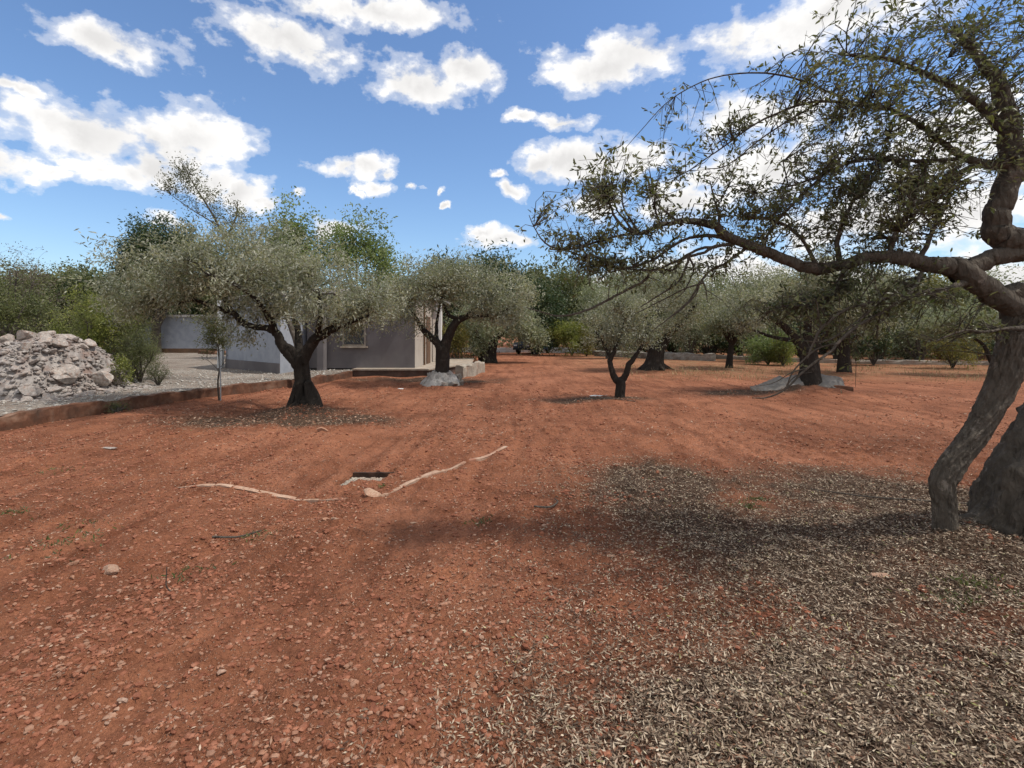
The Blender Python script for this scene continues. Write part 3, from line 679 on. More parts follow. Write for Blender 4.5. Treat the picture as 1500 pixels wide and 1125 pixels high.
grow('foreground_tree', 'nearest olive tree with huge gnarled trunk, slender bent stem and long overhanging limb', 'olive tree', (4.1, 4.0, bz),
     [big, upper, slim, slim2] + [[(4.05, 3.85, .30, .2), (3.92, 3.6, .08, .17), (3.85, 3.35, -.04, .11), (3.8, 3.1, -.12, .05)], [(4.0, 4.0, .22, .2), (3.72, 4.06, .06, .13), (3.45, 4.2, -.01, .08), (3.2, 4.35, -.08, .03)],
       [(4.2, 3.8, .35, .22), (4.15, 3.5, .12, .18), (4.2, 3.2, -.04, .1), (4.25, 2.9, -.12, .05)]],
     [nb(b) for b in NB],
     [bl(1180, 275, 85, 50, YN, .9, 1.3), bl(1265, 260, 85, 55, YN, 1.0, 2.2), bl(1345, 270, 75, 60, YN, 1.0, 2.0), bl(1250, 340, 95, 45, YN, .8, 1.7), bl(1330, 350, 60, 35, YN, .4, .7),
      bl(875, 290, 62, 55, YN, .7, 1.3), bl(940, 275, 60, 50, YN, .7, 1.1), bl(830, 345, 62, 40, YN, .5, 1.1), bl(1040, 300, 70, 55, YN, .7, 1.1), bl(1120, 325, 70, 50, YN, .7, 1.2), bl(960, 340, 70, 35, YN, .5, .8), bl(890,385,70,30,YN,.3,.6),
      bl(1250, 415, 85, 25, YN, .45, 1.1), bl(1180, 450, 90, 32, YN, .45, .8), bl(1310, 445, 80, 32, YN, .4, .8), bl(1400, 485, 35, 30, YN, .3, .3), bl(1230, 495, 80, 35, YN, .5, .7), bl(1270, 440, 110, 40, YN, .6, 1.0), bl(1370, 300, 40, 50, YN, .4, .4),
      bl(1300, 120, 150, 70, YN, 1.5, 3.0), bl(1430, 80, 110, 80, YN, 1.4, 2.0), bl(1180, 160, 110, 55, YN, 1.3, 1.5), bl(1050, 180, 70, 40, YN, .5, .4), bl(1300, 200, 120, 40, YN, .7, 1.8), bl(1480, 170, 60, 90, YN, .7, .8), bl(1440, 320, 40, 30, YN, .3, .15), bl(1000, 400, 80, 25, YN, .3, .35), bl(900, 400, 60, 20, YN, .3, .25),
      bl(1620, 150, 120, 110, YN, .9, 1.2)],
     3000, 24500, (.040, .0145), M['near'], M['bark_near'], 110, clumps=5, sides=96, rough=.42, hexa=True, twig_r=.0030, spread=.06, droop=.15, bow=.16, sprig=3, tmin=.15, shell=.6, tw_sides=4)

# ------------------------------------------------------------------ smaller & background trees
def generic(name, label, cat, px, py, Y, h, w, kind, seed, group=None, ntw=170, nl=7000, leaf=None, trunk_h=.35, tr=.14, z0=None, top=None, dens=1.0, lift=0, lobes=6, bark='bark_small', shape=.5, linkz=0.0):
    """a free standing tree: base at column px on the ground at depth Y, height h, width w"""
    rg = np.random.default_rng(seed); x = (px - CX) / F * Y; z = (z0 if z0 is not None else float(gz(x, Y)))
    tz = z + h * trunk_h
    lean = rg.uniform(-.1, .1, 2) * h
    T = [[(x, Y, z - .1, tr * 1.3), (x + lean[0] * .1, Y + lean[1] * .1, z + h * .12, tr), (x + lean[0] * .4, Y + lean[1] * .4, tz, tr * .8)]]
    blobs = []; limbs = []
    top_c = np.array([x + lean[0], Y + lean[1], 0])
    for q in range(lobes):
        a = q * 6.283 / lobes + rg.uniform(-.5, .5); rr = w * .5 * rg.uniform(.30, .62)
        lz = z + h * (trunk_h + (1 - trunk_h) * rg.uniform(.28, .72) + lift)
        c = top_c + np.array([math.cos(a) * rr, math.sin(a) * rr * .8, lz])
        s_ = rg.uniform(.75, 1.2)
        blobs.append((c, (w * .24 * s_, w * .22 * s_, h * (1 - trunk_h) * .27 * s_), s_))
        limbs.append([(x + lean[0] * .4, Y + lean[1] * .4, tz - .05 * h, tr * .6), ((x + c[0]) / 2, (Y + c[1]) / 2, tz + (lz - tz) * .35, tr * .38), (c[0], c[1], lz, tr * .15)])
    c = top_c + np.array([0, 0, z + h * .80]); blobs.append((c, (w * .28, w * .26, h * .19), 1.3))
    limbs.append([(x + lean[0] * .4, Y + lean[1] * .4, tz - .03 * h, tr * .7), ((x + c[0]) / 2, (Y + c[1]) / 2, (tz + c[2]) / 2, tr * .4), (c[0], c[1], c[2], tr * .12)])
    lf = leaf or (.16, .06)
    return grow(name, label, cat, (x, Y, z), T, limbs, blobs, ntw, int(nl * dens), lf, M[kind], M[bark], seed, group, sides=8, rough=.25, twig_r=.012, spread=lf[0] * 1.5, shell=.5, tw_sides=3)

def copy_tree(root, loc, rz, sc, label=None):
    r = root.copy(); COL.objects.link(r); r.location = loc; r.rotation_euler = (0, 0, rz); r.scale = (sc[0], sc[0], sc[1])
    if label: r['label'] = label
    for ch in list(root.children):
        c = ch.copy(); COL.objects.link(c); c.parent = r
    return r

HS = 1.0
# right-hand and centre mid-distance olives
generic('olive_tree', 'slim-stemmed olive with low pale crown between the flared and the stone-ringed olives', 'olive tree', 1068, 0, 24, 3.6, 4.2, 'olive_far', 201, nl=15000, ntw=330, leaf=(.12, .04), tr=.15, trunk_h=.36, bark='bark')
generic('olive_tree', 'olive with a short dark trunk behind and right of the stone-ringed olive', 'olive tree', 1237, 0, 21, 3.7, 4.2, 'olive_far', 202, nl=15000, ntw=330, leaf=(.12, .04), tr=.24, trunk_h=.34, bark='bark')
Y6 = 20.0; bx = W(1455, 548, Y6)[0]
grow('olive_tree', 'thin olive leaning in a V shape beyond the slender bent stem at the right edge', 'olive tree', (bx, Y6, float(gz(bx, Y6))),
     [pl([(1462, 552, .16), (1460, 545, .13), (1458, 538, .12)], Y6)],
     [pl([(1458, 540, .1), (1448, 522, .08), (1440, 505, .06), (1420, 492, .04), (1400, 485, .02)], Y6), pl([(1459, 540, .1), (1462, 520, .08), (1466, 500, .06), (1480, 480, .03)], Y6)],
     [bl(1400, 475, 38, 18, Y6, 1.1, 1), bl(1455, 465, 45, 26, Y6, 1.2, 1), bl(1500, 470, 40, 25, Y6, 1.2, .8)],
     260, 11000, (.11, .035), M['olive_far'], M['bark'], 203, sides=8, spread=.15, tw_sides=3)
# dark twin-stemmed olive by the lane
Y7 = 29.0; bx = W(718, 530, Y7)[0]
grow('olive_tree', 'dark low-hanging olive with thick double trunk in shade behind the house corner', 'olive tree', (bx, Y7, float(gz(bx, Y7))),
     [pl([(712, 535, .45), (711, 525, .38), (708, 510, .28), (704, 498, .2)], Y7), pl([(720, 534, .4), (720, 522, .3), (722, 508, .25), (726, 495, .2)], Y7)],
     [pl([(704, 500, .16), (695, 480, .1), (690, 460, .05)], Y7), pl([(726, 497, .16), (742, 480, .1), (765, 465, .05)], Y7), pl([(735, 488, .12), (765, 485, .08), (790, 500, .04)], Y7)],
     [bl(700, 478, 36, 26, Y7, 1.8, 1), bl(735, 470, 42, 28, Y7, 2, 1.2), bl(775, 478, 34, 24, Y7, 1.8, 1), bl(790, 500, 18, 12, Y7, 1, .3), bl(690, 505, 18, 12, Y7, 1, .2)],
     420, 17000, (.15, .055), M['olive_far'], M['bark'], 204, sides=10, spread=.2, tw_sides=3, droop=.15)

# trees behind the house
generic('broadleaf_tree', 'fresh green tree behind the house roof whose narrow top is the tallest green point', 'tree', 440, 0, 29.5, 9.2, 3.8, 'green', 211, nl=7500, ntw=260, leaf=(.18, .10), tr=.14, trunk_h=.35, lobes=5)
generic('broadleaf_tree', 'airy green tree with a thin visible stem above the right of the house roof', 'tree', 522, 0, 29, 8.6, 5.8, 'green', 212, nl=8500, ntw=300, leaf=(.17, .09), tr=.10, trunk_h=.42, lobes=7)
generic('broadleaf_tree', 'green bushy tree filling the gap behind the big olive crown', 'tree', 395, 0, 30, 7.0, 5.0, 'green', 213, nl=6000, ntw=230, leaf=(.24, .13), tr=.14, trunk_h=.3, lobes=6)
YA = 15.5; bx = W(440, 0, YA)[0]
grow('almond_tree', 'wispy leaning almond whose thin top stands highest over the left of the big olive', 'almond tree', (bx, YA, .2),
     [[(bx, YA, -.1, .10), (bx - .1, YA, 1.2, .08), (bx - .5, YA + .1, 2.3, .07)]],
     [[(bx - .5, YA + .1, 2.3, .065), tuple(W(350, 395, YA)) + (.055,), tuple(W(330, 350, YA)) + (.04,), tuple(W(305, 305, YA)) + (.028,), tuple(W(282, 268, YA)) + (.015,), tuple(W(268, 240, YA)) + (.007,)],
      pl([(330, 350, .03), (345, 320, .02), (348, 295, .012)], YA), pl([(320, 330, .025), (285, 310, .015), (250, 285, .008)], YA), pl([(350, 395, .04), (300, 370, .025), (280, 350, .012)], YA), pl([(350, 395, .04), (375, 360, .02), (385, 335, .012)], YA)],
     [bl(270, 265, 28, 26, YA, .6, .9), bl(295, 300, 34, 22, YA, .7, 1), bl(330, 325, 30, 28, YA, .7, .8), bl(245, 275, 14, 14, YA, .4, .2), bl(310, 355, 45, 22, YA, .8, .6), bl(375, 345, 28, 20, YA, .7, .4)],
     330, 4200, (.075, .03), M['almond'], M['bark_small'], 214, sides=8, spread=.10, shell=.5, tw_sides=3)
generic('pine_tree', 'dense dark round-topped pine on the skyline behind the left of the big olive', 'pine tree', 228, 0, 38, 10.3, 6.0, 'dark', 215, nl=24000, ntw=360, leaf=(.24, .08), tr=.3, trunk_h=.25, lobes=9)
generic('evergreen_tree', 'lower dark evergreen tree just left of the round-topped pine', 'tree', 180, 0, 37, 7.2, 4.6, 'dark', 216, nl=9000, ntw=200, leaf=(.22, .09), tr=.2, trunk_h=.2)
generic('evergreen_tree', 'broad dark tree with upright leaf tufts on the skyline right of the house', 'tree', 702, 0, 38, 7.9, 6.6, 'dark', 217, nl=9000, ntw=300, leaf=(.32, .11), tr=.25, trunk_h=.25, lobes=9)
generic('evergreen_tree', 'dark tree top behind the olive on the grey stones', 'tree', 640, 0, 36, 6.9, 5.4, 'dark', 218, nl=6500, ntw=200, leaf=(.3, .11), tr=.25, trunk_h=.25, lobes=7)
generic('bare_tree', 'greyish half-bare twiggy tree at the left edge behind the stone heap', 'tree', 15, 0, 21, 5.3, 4.6, 'dry', 219, nl=3200, ntw=520, leaf=(.09, .03), tr=.15, trunk_h=.3, lobes=8)
generic('evergreen_tree', 'dark green tree behind the stone heap right of the twiggy grey tree', 'tree', 70, 0, 25, 4.9, 6.0, 'bush', 220, nl=15000, ntw=320, leaf=(.15, .06), tr=.2, trunk_h=.15, lobes=8)
generic('evergreen_tree', 'dark leafy tree behind the tall yellow-green shrub', 'tree', 128, 0, 26, 4.7, 4.0, 'dark', 221, nl=12000, ntw=260, leaf=(.15, .06), tr=.2, trunk_h=.15, lobes=7)
generic('evergreen_tree', 'dull green tree cut by the left edge of the picture', 'tree', -30, 0, 18, 3.6, 4.5, 'bush', 222, nl=15000, ntw=300, leaf=(.10, .045), tr=.16, trunk_h=.1, lobes=7)

def bush(name, label, x, y, z, h, w, kind, seed, nl, leaf, ntw=160, lobes=5, stems=5, dep=1.0):
    rg = np.random.default_rng(seed); blobs = []; limbs = []
    for q in range(lobes):
        a = q * 6.283 / lobes + rg.uniform(-.4, .4); c = np.array([x + math.cos(a) * w * .27, y + math.sin(a) * w * .22 * dep, z + h * rg.uniform(.3, .6)])
        blobs.append((c, (w * .26, w * .24 * dep, h * .33), 1)); limbs.append([(x, y, z, .03), ((x + c[0]) / 2, (y + c[1]) / 2, z + (c[2] - z) * .6, .02), (*c, .008)])
    blobs.append((np.array([x, y, z + h * .68]), (w * .27, w * .25 * dep, h * .3), 1))
    T = [[(x, y, z - .05, .04), (x + .02, y, z + h * .25, .03), (x, y + .02, z + h * .5, .02)]]
    root = grow(name, label, 'shrub', (x, y, z), T, limbs, blobs, ntw, nl, leaf, M[kind], M['bark_small'], seed, sides=6, rough=.1, twig_r=.006, spread=leaf[0] * 1.3, tw_sides=3, bow=.25)
    for c in root.children:
        if c.name.startswith('trunk'): c.name = 'stem'
    return root
YZ = .22     # level of the gravel yard
bx = W(165, 0, 15.5)[0]
bush('shrub', 'tall wide green shrub beside the heap of stones at the edge of the yard', bx, 15.3, YZ, 2.5, 3.0, 'bushlight', 301, 26000, (.065, .02), 380, 7)
bx = W(128, 0, 14.2)[0]
bush('shrub', 'tall bright yellow-green shrub just behind the right end of the stone heap', bx, 14.2, YZ, 2.8, 2.2, 'bright', 302, 15000, (.055, .022), 220)
bx = W(205, 0, 14.6)[0]
bush('shrub', 'fine-leaved green bush at the right foot of the tall wide shrub', bx, 14.6, YZ, 1.5, 1.3, 'bush', 303, 9000, (.055, .014), 220)
bx = W(178, 0, 13.4)[0]
bush('shrub', 'small light green weed clump in front of the tall shrub by the stone heap', bx, 13.3, YZ, .75, .8, 'bright', 304, 1600, (.05, .025), 60)
bx = W(150, 0, 13.0)[0]
bush('shrub', 'low dry brown bush between the stone heap and the light green weeds', bx, 13.0, YZ, .5, 1.1, 'dry', 305, 2600, (.04, .012), 160)
bx = W(232, 0, 14.0)[0]
bush('shrub', 'small pale bush on the gravel at the right of the tall shrub', bx, 14.0, YZ, .55, .8, 'almond', 306, 1800, (.04, .014), 80)
bx, by = G(172, 606)
bush('weed_tuft', 'green tuft of weeds growing against the low red-stained kerb', bx, by, 0, .25, .5, 'bush', 307, 900, (.035, .012), 60)
bx, by = 1.0, 0
bush('shrub', 'yellow-green shrub in front of the pale far wall, centre', W(838, 0, 38)[0], 38, 0, 3.0, 3.4, 'bright', 310, 7000, (.14, .06), 180)
bush('shrub', 'small ochre leaning shrub beside the yellow-green one at the far wall', W(860, 0, 37)[0], 37.3, 0, 2.0, 1.6, 'ochre', 311, 2500, (.12, .05), 80)
bush('shrub', 'deep green shrub by the far wall left of the stone-ringed olive', W(1125, 0, 27)[0], 27, 0, 2.1, 2.6, 'green', 312, 6000, (.12, .05), 160)
bush('shrub', 'bright green shrub by the far wall just left of the stone-ringed trunk', W(1150, 0, 26)[0], 26.2, 0, 1.6, 1.5, 'bright', 313, 3000, (.1, .04), 100)
bush('shrub', 'dark green round bush by the far wall right of the short dark trunk', W(1290, 0, 26)[0], 26.5, 0, 2.3, 2.6, 'dark', 314, 6500, (.12, .05), 160)
bush('shrub', 'ochre and green bush near the far wall at the right', W(1395, 0, 24)[0], 24, 0, 2.3, 2.6, 'ochre', 315, 6500, (.11, .04), 160)
bush('shrub', 'orange-tinged bush in the shade left of the lane', W(668, 0, 27)[0], 28, 0, 2.4, 2.2, 'ochre', 316, 5000, (.12, .05), 140)

# sapling tied to a stake at the kerb
YS = 12.7; bx = W(321, 0, YS)[0]
grow('sapling', 'thin staked sapling with a loose green crown standing at the edge of the yard', 'sapling', (bx, YS, .0),
     [[(bx, YS, -.05, .022), (bx - .03, YS, .4, .02), (bx + .01, YS, .8, .018), (bx - .02, YS, 1.2, .016)]],
     [[(bx - .02, YS, 1.2, .014), (bx - .06, YS, 1.6, .01), (bx - .1, YS, 2.1, .005)], [(bx, YS, .75, .008), (bx + .15, YS, .95, .006), (bx + .22, YS, 1.1, .003)], [(bx, YS, .7, .008), (bx - .2, YS, .9, .006), (bx - .35, YS, 1.0, .003)]],
     [((bx - .18, YS, 1.75), (.42, .35, .32), 1.6), ((bx - .3, YS, 1.35), (.3, .3, .22), .8), ((bx + .1, YS, 1.5), (.25, .3, .25), .6)],
     130, 3300, (.055, .02), M['bush'], M['bark_small'], 320, sides=6, rough=.1, twig_r=.004, spread=.06, tw_sides=3)
a = Acc(); tube(a, np.array([[bx + .055, YS - .03, -.1, .016], [bx + .05, YS - .03, .6, .016], [bx + .03, YS - .03, 1.25, .015]]), 8)
tag(a.build('stake', M['galv']), 'thin grey stake supporting the sapling at the yard edge', 'stake')

# rows of trees beyond the far wall: four prototypes copied with their parts
GRP = 'trees beyond the far low wall'
protos = []
for q, (kind, lab, lf) in enumerate([('olive_far', 'grey-green olive crown merging into the treeline beyond the far wall', (.2, .075)), ('bush', 'mid green leafy tree in the treeline beyond the far wall', (.24, .11)),
                              ('dark', 'dark green tree in the shaded treeline beyond the far wall', (.24, .11)), ('ochre', 'yellowish tree in the treeline beyond the far wall', (.22, .1)), ('olive_far', 'grey-green olive crown merging into the treeline beyond the far wall', (.2, .075))]):
    protos.append(generic('background_tree', lab, 'tree', [880, 1010, 1290, 1385, 1450][q], 0, [44, 45, 42, 36, 33][q], 6.0, 6.5, kind, 400 + q, GRP, nl=9500, ntw=230, leaf=lf, tr=.2, trunk_h=.08, lobes=9))
H0 = 6.0
rgt = random.Random(5)
def put(q, px, Y, ytop, wpx, label=None):
    p = protos[q]; h = CH + (HY - ytop + 8) / F * Y; w = 1.12 * wpx / F * Y
    copy_tree(p, ((px - CX) / F * Y, Y, -.05), rgt.uniform(0, 6.28), (w / 6.5, h / 6.0), label)
for (q, px, Y, yt, wp) in [(0, 890, 34, 432, 80), (4, 1010, 33, 430, 90), (4, 1290, 30, 432, 90), (0, 1350, 28, 440, 90), (4, 1110, 30, 440, 80), (0, 770, 46, 402, 110), (1, 812, 50, 392, 110), (2, 785, 41, 430, 90), (0, 850, 52, 400, 110), (4, 905, 48, 398, 120), (1, 945, 55, 402, 110), (0, 990, 50, 398, 120), (4, 1045, 46, 404, 120), (2, 1085, 38, 440, 100),
                          (1, 1100, 48, 408, 110), (0, 1150, 44, 402, 130), (2, 1120, 34, 450, 110), (4, 1205, 42, 405, 130), (1, 1250, 44, 415, 120), (0, 1310, 40, 412, 130), (2, 1225, 32, 455, 110), (1, 1345, 36, 425, 120), (2, 1330, 31, 458, 110), (0, 1400, 38, 425, 130), (4, 1460, 36, 440, 120), (2, 1180, 31, 462, 90),
                          (1, 1520, 36, 420, 130), (0, 1600, 34, 410, 150), (2, 990, 40, 455, 110), (2, 930, 42, 460, 100), (2, 1040, 36, 462, 90), (2, 880, 44, 470, 90), (0, 1560, 26, 440, 150), (1, 620, 55, 400, 120), (0, 560, 50, 420, 120), (2, 660, 46, 440, 100),
                          (1, 300, 48, 410, 120), (0, 350, 52, 405, 120), (2, 260, 46, 430, 110), (1, -80, 26, 390, 180), (0, 60, 42, 395, 130), (1, 110, 40, 400, 120), (2, 1390, 29, 470, 90)]:
    put(q, px, Y, yt, wp)
# a far wood closing the view between them
rgw = np.random.default_rng(77); acc = Acc()
n = 60000; th = rgw.uniform(-1.15, 1.15, n); rad = rgw.uniform(62, 85, n); hx = np.sin(th) * rad; hy = np.cos(th) * rad
top = 4.5 + 4.0 * fbm(th * 14 + 40, th * 0 + 3, 60, 3); hz = top * rgw.random(n) ** .7
leaves(acc, np.stack([hx, hy, hz], 1), rgw.normal(size=(n, 3)), rgw.uniform(.4, .8, n), rgw.uniform(.25, .45, n), rgw)
tag(acc.build('far_wood', M['olive_far'], smooth=False), 'distant wood of grey-green trees closing the view', 'wood', kind='stuff')

# ------------------------------------------------------------------ the yard, its kerb, the stone heap
K = [(-14.5, 3.4), (-9.6, 6.9), (*G(0, 630),), (*G(80, 615),), (*G(160, 604),), (*G(235, 592),), (*G(300, 582),), (*G(365, 573),), (*G(430, 566),), (-6.25, 17.6), (-6.05, 19.2)]
def kerb(name, pts, w, h, mat, label, cat, seed, z0=-.15, top=None, step=.12, follow=False):
    P = catmull([(p[0], p[1], 0, 1) for p in pts], 20)[:, :2]
    L = np.concatenate([[0], np.cumsum(np.linalg.norm(np.diff(P, axis=0), axis=1))]); n = int(L[-1] / step) + 2
    s = np.linspace(0, L[-1], n); P = np.stack([np.interp(s, L, P[:, 0]), np.interp(s, L, P[:, 1])], 1)
    T = unit(np.gradient(P, axis=0)); N = np.stack([-T[:, 1], T[:, 0]], 1)
    prof = [(-.5, z0, 0), (-.5, h * .5, .3), (-.48, h * .92, 1), (-.4, h, 1), (.0, h * 1.02, 1), (.4, h, 1), (.5, h * .9, 1), (.5, z0, 0)]
    V = []; gz0 = gz(P[:, 0], P[:, 1]) if follow else 0
    if follow: gz0 = np.convolve(np.pad(gz0, 4, mode='edge'), np.ones(9) / 9, 'valid')
    for q, (u, z, k) in enumerate(prof):
        jit = (fbm(s / .3, s * 0 + q, seed, 3) - .5) + (fbm(s / .07, s * 0 + q, seed + 9, 2) - .5) * .5; jz = (fbm(s / .45, s * 0 + q * .3 + 9, seed + 3, 3) - .5)
        V.append(np.column_stack([P + N * (u * w + jit * w * (.4 if follow else .35))[:, None], z + gz0 + k * jz * (.05 if follow else h * .6)]))
    V = np.stack(V, 1); m = len(prof)
    i = np.arange(n - 1)[:, None] * m; j = np.arange(m - 1)[None, :]
    f = np.stack([i + j, i + j + 1, i + m + j + 1, i + m + j], -1).reshape(-1, 4)
    caps = np.array([list(range(m))[::-1], list(np.arange(m) + (n - 1) * m)])
    return tag(mesh_np(name, V.reshape(-1, 3), [f, caps], M[mat], smooth=False), label, cat)
kerb('low_kerb', K, .16, .225, 'redkerb', 'long low kerb stained with red earth along the edge of the gravel yard', 'kerb', 31, step=.05)
# the yard sheet
poly = [K[0]] + K[1:] + [(-6.05, 19.3)] + [(-6.05, 60), (-70, 60), (-70, 3.4)]
def in_poly(x, y, P):
    c = np.zeros(len(x), bool); j = len(P) - 1
    for i in range(len(P)):
        xi, yi = P[i]; xj, yj = P[j]
        c ^= ((yi > y) != (yj > y)) & (x < (xj - xi) * (y - yi) / (yj - yi + 1e-12) + xi); j = i
    return c
xs2 = -axis_lines(6.0, 13, .07, 5.9, 70, 1.05)[::-1]; ys2 = axis_lines(7, 20, .08, 3.4, 60, 1.05)
kx = np.array([k_[0] for k_ in K]); ky = np.array([k_[1] for k_ in K])
V = []; nyy = len(ys2); edge = np.interp(ys2, ky, kx)
for yy, ex in zip(ys2, edge):
    u = (xs2 - xs2[-1]); xr = ex + u * 1.0
    zz = YZ + (fbm(xr / .5, yy / .5 + 0 * xr, 70, 4) - .5) * .05
    V.append(np.stack([xr, 0 * xr + yy, zz], 1))
V = np.array(V); nxx = len(xs2)
i = np.arange(nyy - 1)[:, None] * nxx; j = np.arange(nxx - 1)[None, :]
f = np.stack([i + j, i + j + 1, i + nxx + j + 1, i + nxx + j], -1).reshape(-1, 4)
tag(mesh_np('gravel_yard', V.reshape(-1, 3), [f], M['yard']), 'grey gravel yard raised behind the low kerb', kind='structure')
rg = np.random.default_rng(51); n = 5200
y = rg.uniform(8, 20, n); x = np.interp(y, ky, kx) - rg.random(n) ** 1.4 * 8 - .15; s = .008 + .035 * rg.random(n) ** 4
tag(pebbles('yard_gravel', np.stack([x, y, np.full(n, YZ + .012)], 1), s, 'gravelstone', rg), 'loose grey stones strewn over the gravel yard', 'gravel', kind='stuff')

# heap: rubble body plus the individual blocks
hc = (-11.35, 12.0)
def heap_h(x, y):
    # long ridge running left from its steep right end
    t = (x - (-10.1)) / 1.0
    e = 1 - sstep(-.75, .15, t) ; d = np.abs(y - 12.4) / 1.75
    return e * np.clip(1 - d ** 2.2, 0, None) ** .6 * (1.2 + .12 * np.sin(x * 2.1)) - .02
gxs = np.arange(-16.5, -9.6, .07); gys = np.arange(10.3, 14.6, .07)
HX, HYY = np.meshgrid(gxs, gys); hx, hy = HX.ravel(), HYY.ravel()
hz = YZ - .03 + heap_h(hx, hy) * (.9 + .2 * vn(hx / .3, hy / .3, 80)) + (fbm(hx / .22, hy / .22, 81, 3) - .5) * .18 * sstep(0, .2, heap_h(hx, hy)) - .05
n1 = len(gxs); n2 = len(gys); i = np.arange(n2 - 1)[:, None] * n1; j = np.arange(n1 - 1)[None, :]
f = np.stack([i + j, i + j + 1, i + n1 + j + 1, i + n1 + j], -1).reshape(-1, 4)
tag(mesh_np('rubble', np.stack([hx, hy, hz], 1), [f], M['lime'], smooth=False), 'fine grey rubble and dust making up the body of the stone heap', 'rubble', kind='stuff')
rg = np.random.default_rng(55); n = 5000; x = rg.uniform(-16, -9.5, n); y = rg.uniform(10.4, 13.6, n); h = heap_h(x, y); k = (h > .0) | (rg.random(n) < .35); x, y, h = x[k], y[k], h[k]
tag(pebbles('rubble_stones', np.stack([x, y, YZ + np.clip(h, 0, None) + .0], 1), .02 + .06 * rg.random(len(x)) ** 2, 'lime', rg), 'small broken stones filling the gaps of the heap', 'rubble', kind='stuff')
rmesh = [rock_mesh('stone_block', 500 + q, (rg.uniform(.85, 1.25), rg.uniform(.7, 1.0), rg.uniform(.45, .75)), 'lime', 18) for q in range(14)]
cnt = 0; placed = []
while cnt < 175:
    x = rg.uniform(-15.0, -9.45); y = rg.uniform(10.45, 13.0)
    h = float(heap_h(np.array([x]), np.array([y]))[0])
    if h < .05 and rg.random() > .22: continue
    if x < -13.5 and rg.random() > .5: continue
    s = .07 + .26 * rg.random() ** 1.7
    if x > -10.75: s *= 1.05
    if any((x - a_) ** 2 + (y - b_) ** 2 < (.55 * (s + c_)) ** 2 for a_, b_, c_ in placed): 
        if rg.random() > .1: continue
    placed.append((x, y, s))
    o = link('stone_block', rmesh[cnt % 14]); o.location = (x, y, YZ + max(h, 0) + s * .12); o.scale = (s, s, s)
    o.rotation_euler = (rg.uniform(-.5, .5), rg.uniform(-.5, .5), rg.uniform(0, 6.28))
    tag(o, 'rough grey limestone block in the heap of stones at the left', 'stone', 'stone blocks of the heap'); cnt += 1

# ------------------------------------------------------------------ house
def prism(acc, poly, z0, z1):
    n = len(poly); V = [(p[0], p[1], z0) for p in poly] + [(p[0], p[1], z1) for p in poly]
    acc.add(V, [[(i, (i + 1) % n, n + (i + 1) % n, n + i) for i in range(n)], [tuple(range(n))[::-1], tuple(range(n, 2 * n))]])
FZ = .28
house = empty('house', (-6.0, 22, 0)); tag(house, 'single-storey rendered house with a flat roof behind the two left olives', 'house')
HO = np.array([-6.0, 22, 0])
def part(acc, name, mat, parent=None, **kw): return acc.build(name, M[mat], parent or house, smooth=False, off=HO if parent is None else kw.pop('off', HO), **kw)
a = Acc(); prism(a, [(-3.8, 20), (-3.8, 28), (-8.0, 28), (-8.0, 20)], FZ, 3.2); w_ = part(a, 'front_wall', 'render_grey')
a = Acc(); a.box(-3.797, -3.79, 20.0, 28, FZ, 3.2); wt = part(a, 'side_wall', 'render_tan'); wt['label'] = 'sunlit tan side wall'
a = Acc(); prism(a, [(-8.15, 18.0), (-8.05, 27.0), (-11.9, 27.0), (-11.9, 21.3)], YZ - .1, 3.0); aw = part(a, 'annex_wall', 'render_white'); aw['label'] = 'bluish white wall of the annex'
a = Acc(); a.box(-8.2, -3.6, 19.75, 28.2, 3.203, 3.36); rf = part(a, 'roof', 'roofconc')
a = Acc(); prism(a, [(-8.1, 17.85), (-8.0, 19.7), (-8.22, 27.1), (-12.05, 27.1), (-12.05, 21.25)], 3.003, 3.13); part(a, 'annex_roof', 'roofconc')
# dark skirting band at the foot of the annex and the white corner post
a = Acc(); d = unit(np.array([-11.9 + 8.15, 21.3 - 18.0])); nrm = np.array([d[1], -d[0]]) * -1
nrm = nrm if nrm[1] < 0 else -nrm
p0 = np.array([-8.15, 18.0]) + nrm * .004; p1 = np.array([-11.9, 21.3]) + nrm * .004
prism(a, [tuple(p0), tuple(p0 + nrm * .02), tuple(p1 + nrm * .02), tuple(p1)], YZ - .02, YZ + .36); part(a, 'plinth', 'render_grey')
a = Acc(); a.box(-12.15, -11.97, 21.1, 21.28, YZ, 3.0); part(a, 'corner_post', 'whitewash')
a = Acc(); a.box(-6.6, -5.7, 19.94, 19.997, 1.15, 2.05); win = part(a, 'window', 'framep')
a = Acc(); a.box(-6.53, -5.77, 19.925, 19.938, 1.22, 1.98); part(a, 'pane', 'glass', win)
a = Acc(); a.box(-6.68, -5.62, 19.88, 19.996, 1.08, 1.145); part(a, 'sill', 'concrete', win)
a = Acc(); a.box(-3.787, -3.74, 22.6, 23.5, FZ, 2.4); dr = part(a, 'door', 'wood')
a = Acc(); a.box(-3.737, -3.70, 23.36, 23.42, 1.25, 1.36); part(a, 'handle', 'galv', dr)
a = Acc(); a.box(-3.787, -3.74, 25.2, 26.3, 1.2, 2.2); w2 = part(a, 'window', 'framep')
a = Acc(); a.box(-3.737, -3.725, 25.28, 26.22, 1.28, 2.12); part(a, 'pane', 'glass', w2)
a = Acc(); tube(a, np.array([[-3.74, 21.9, FZ, .04], [-3.74, 21.9, 1.6, .04], [-3.74, 21.9, 3.18, .04]]), 8); part(a, 'drainpipe', 'wood')
a = Acc(); a.box(-3.6, -3.35, 24.2, 24.45, FZ, 3.2); part(a, 'porch_post', 'whitewash')
a = Acc(); a.box(-3.595, -3.3, 24.0, 27.6, 3.205, 3.34); part(a, 'porch_roof', 'roofconc')
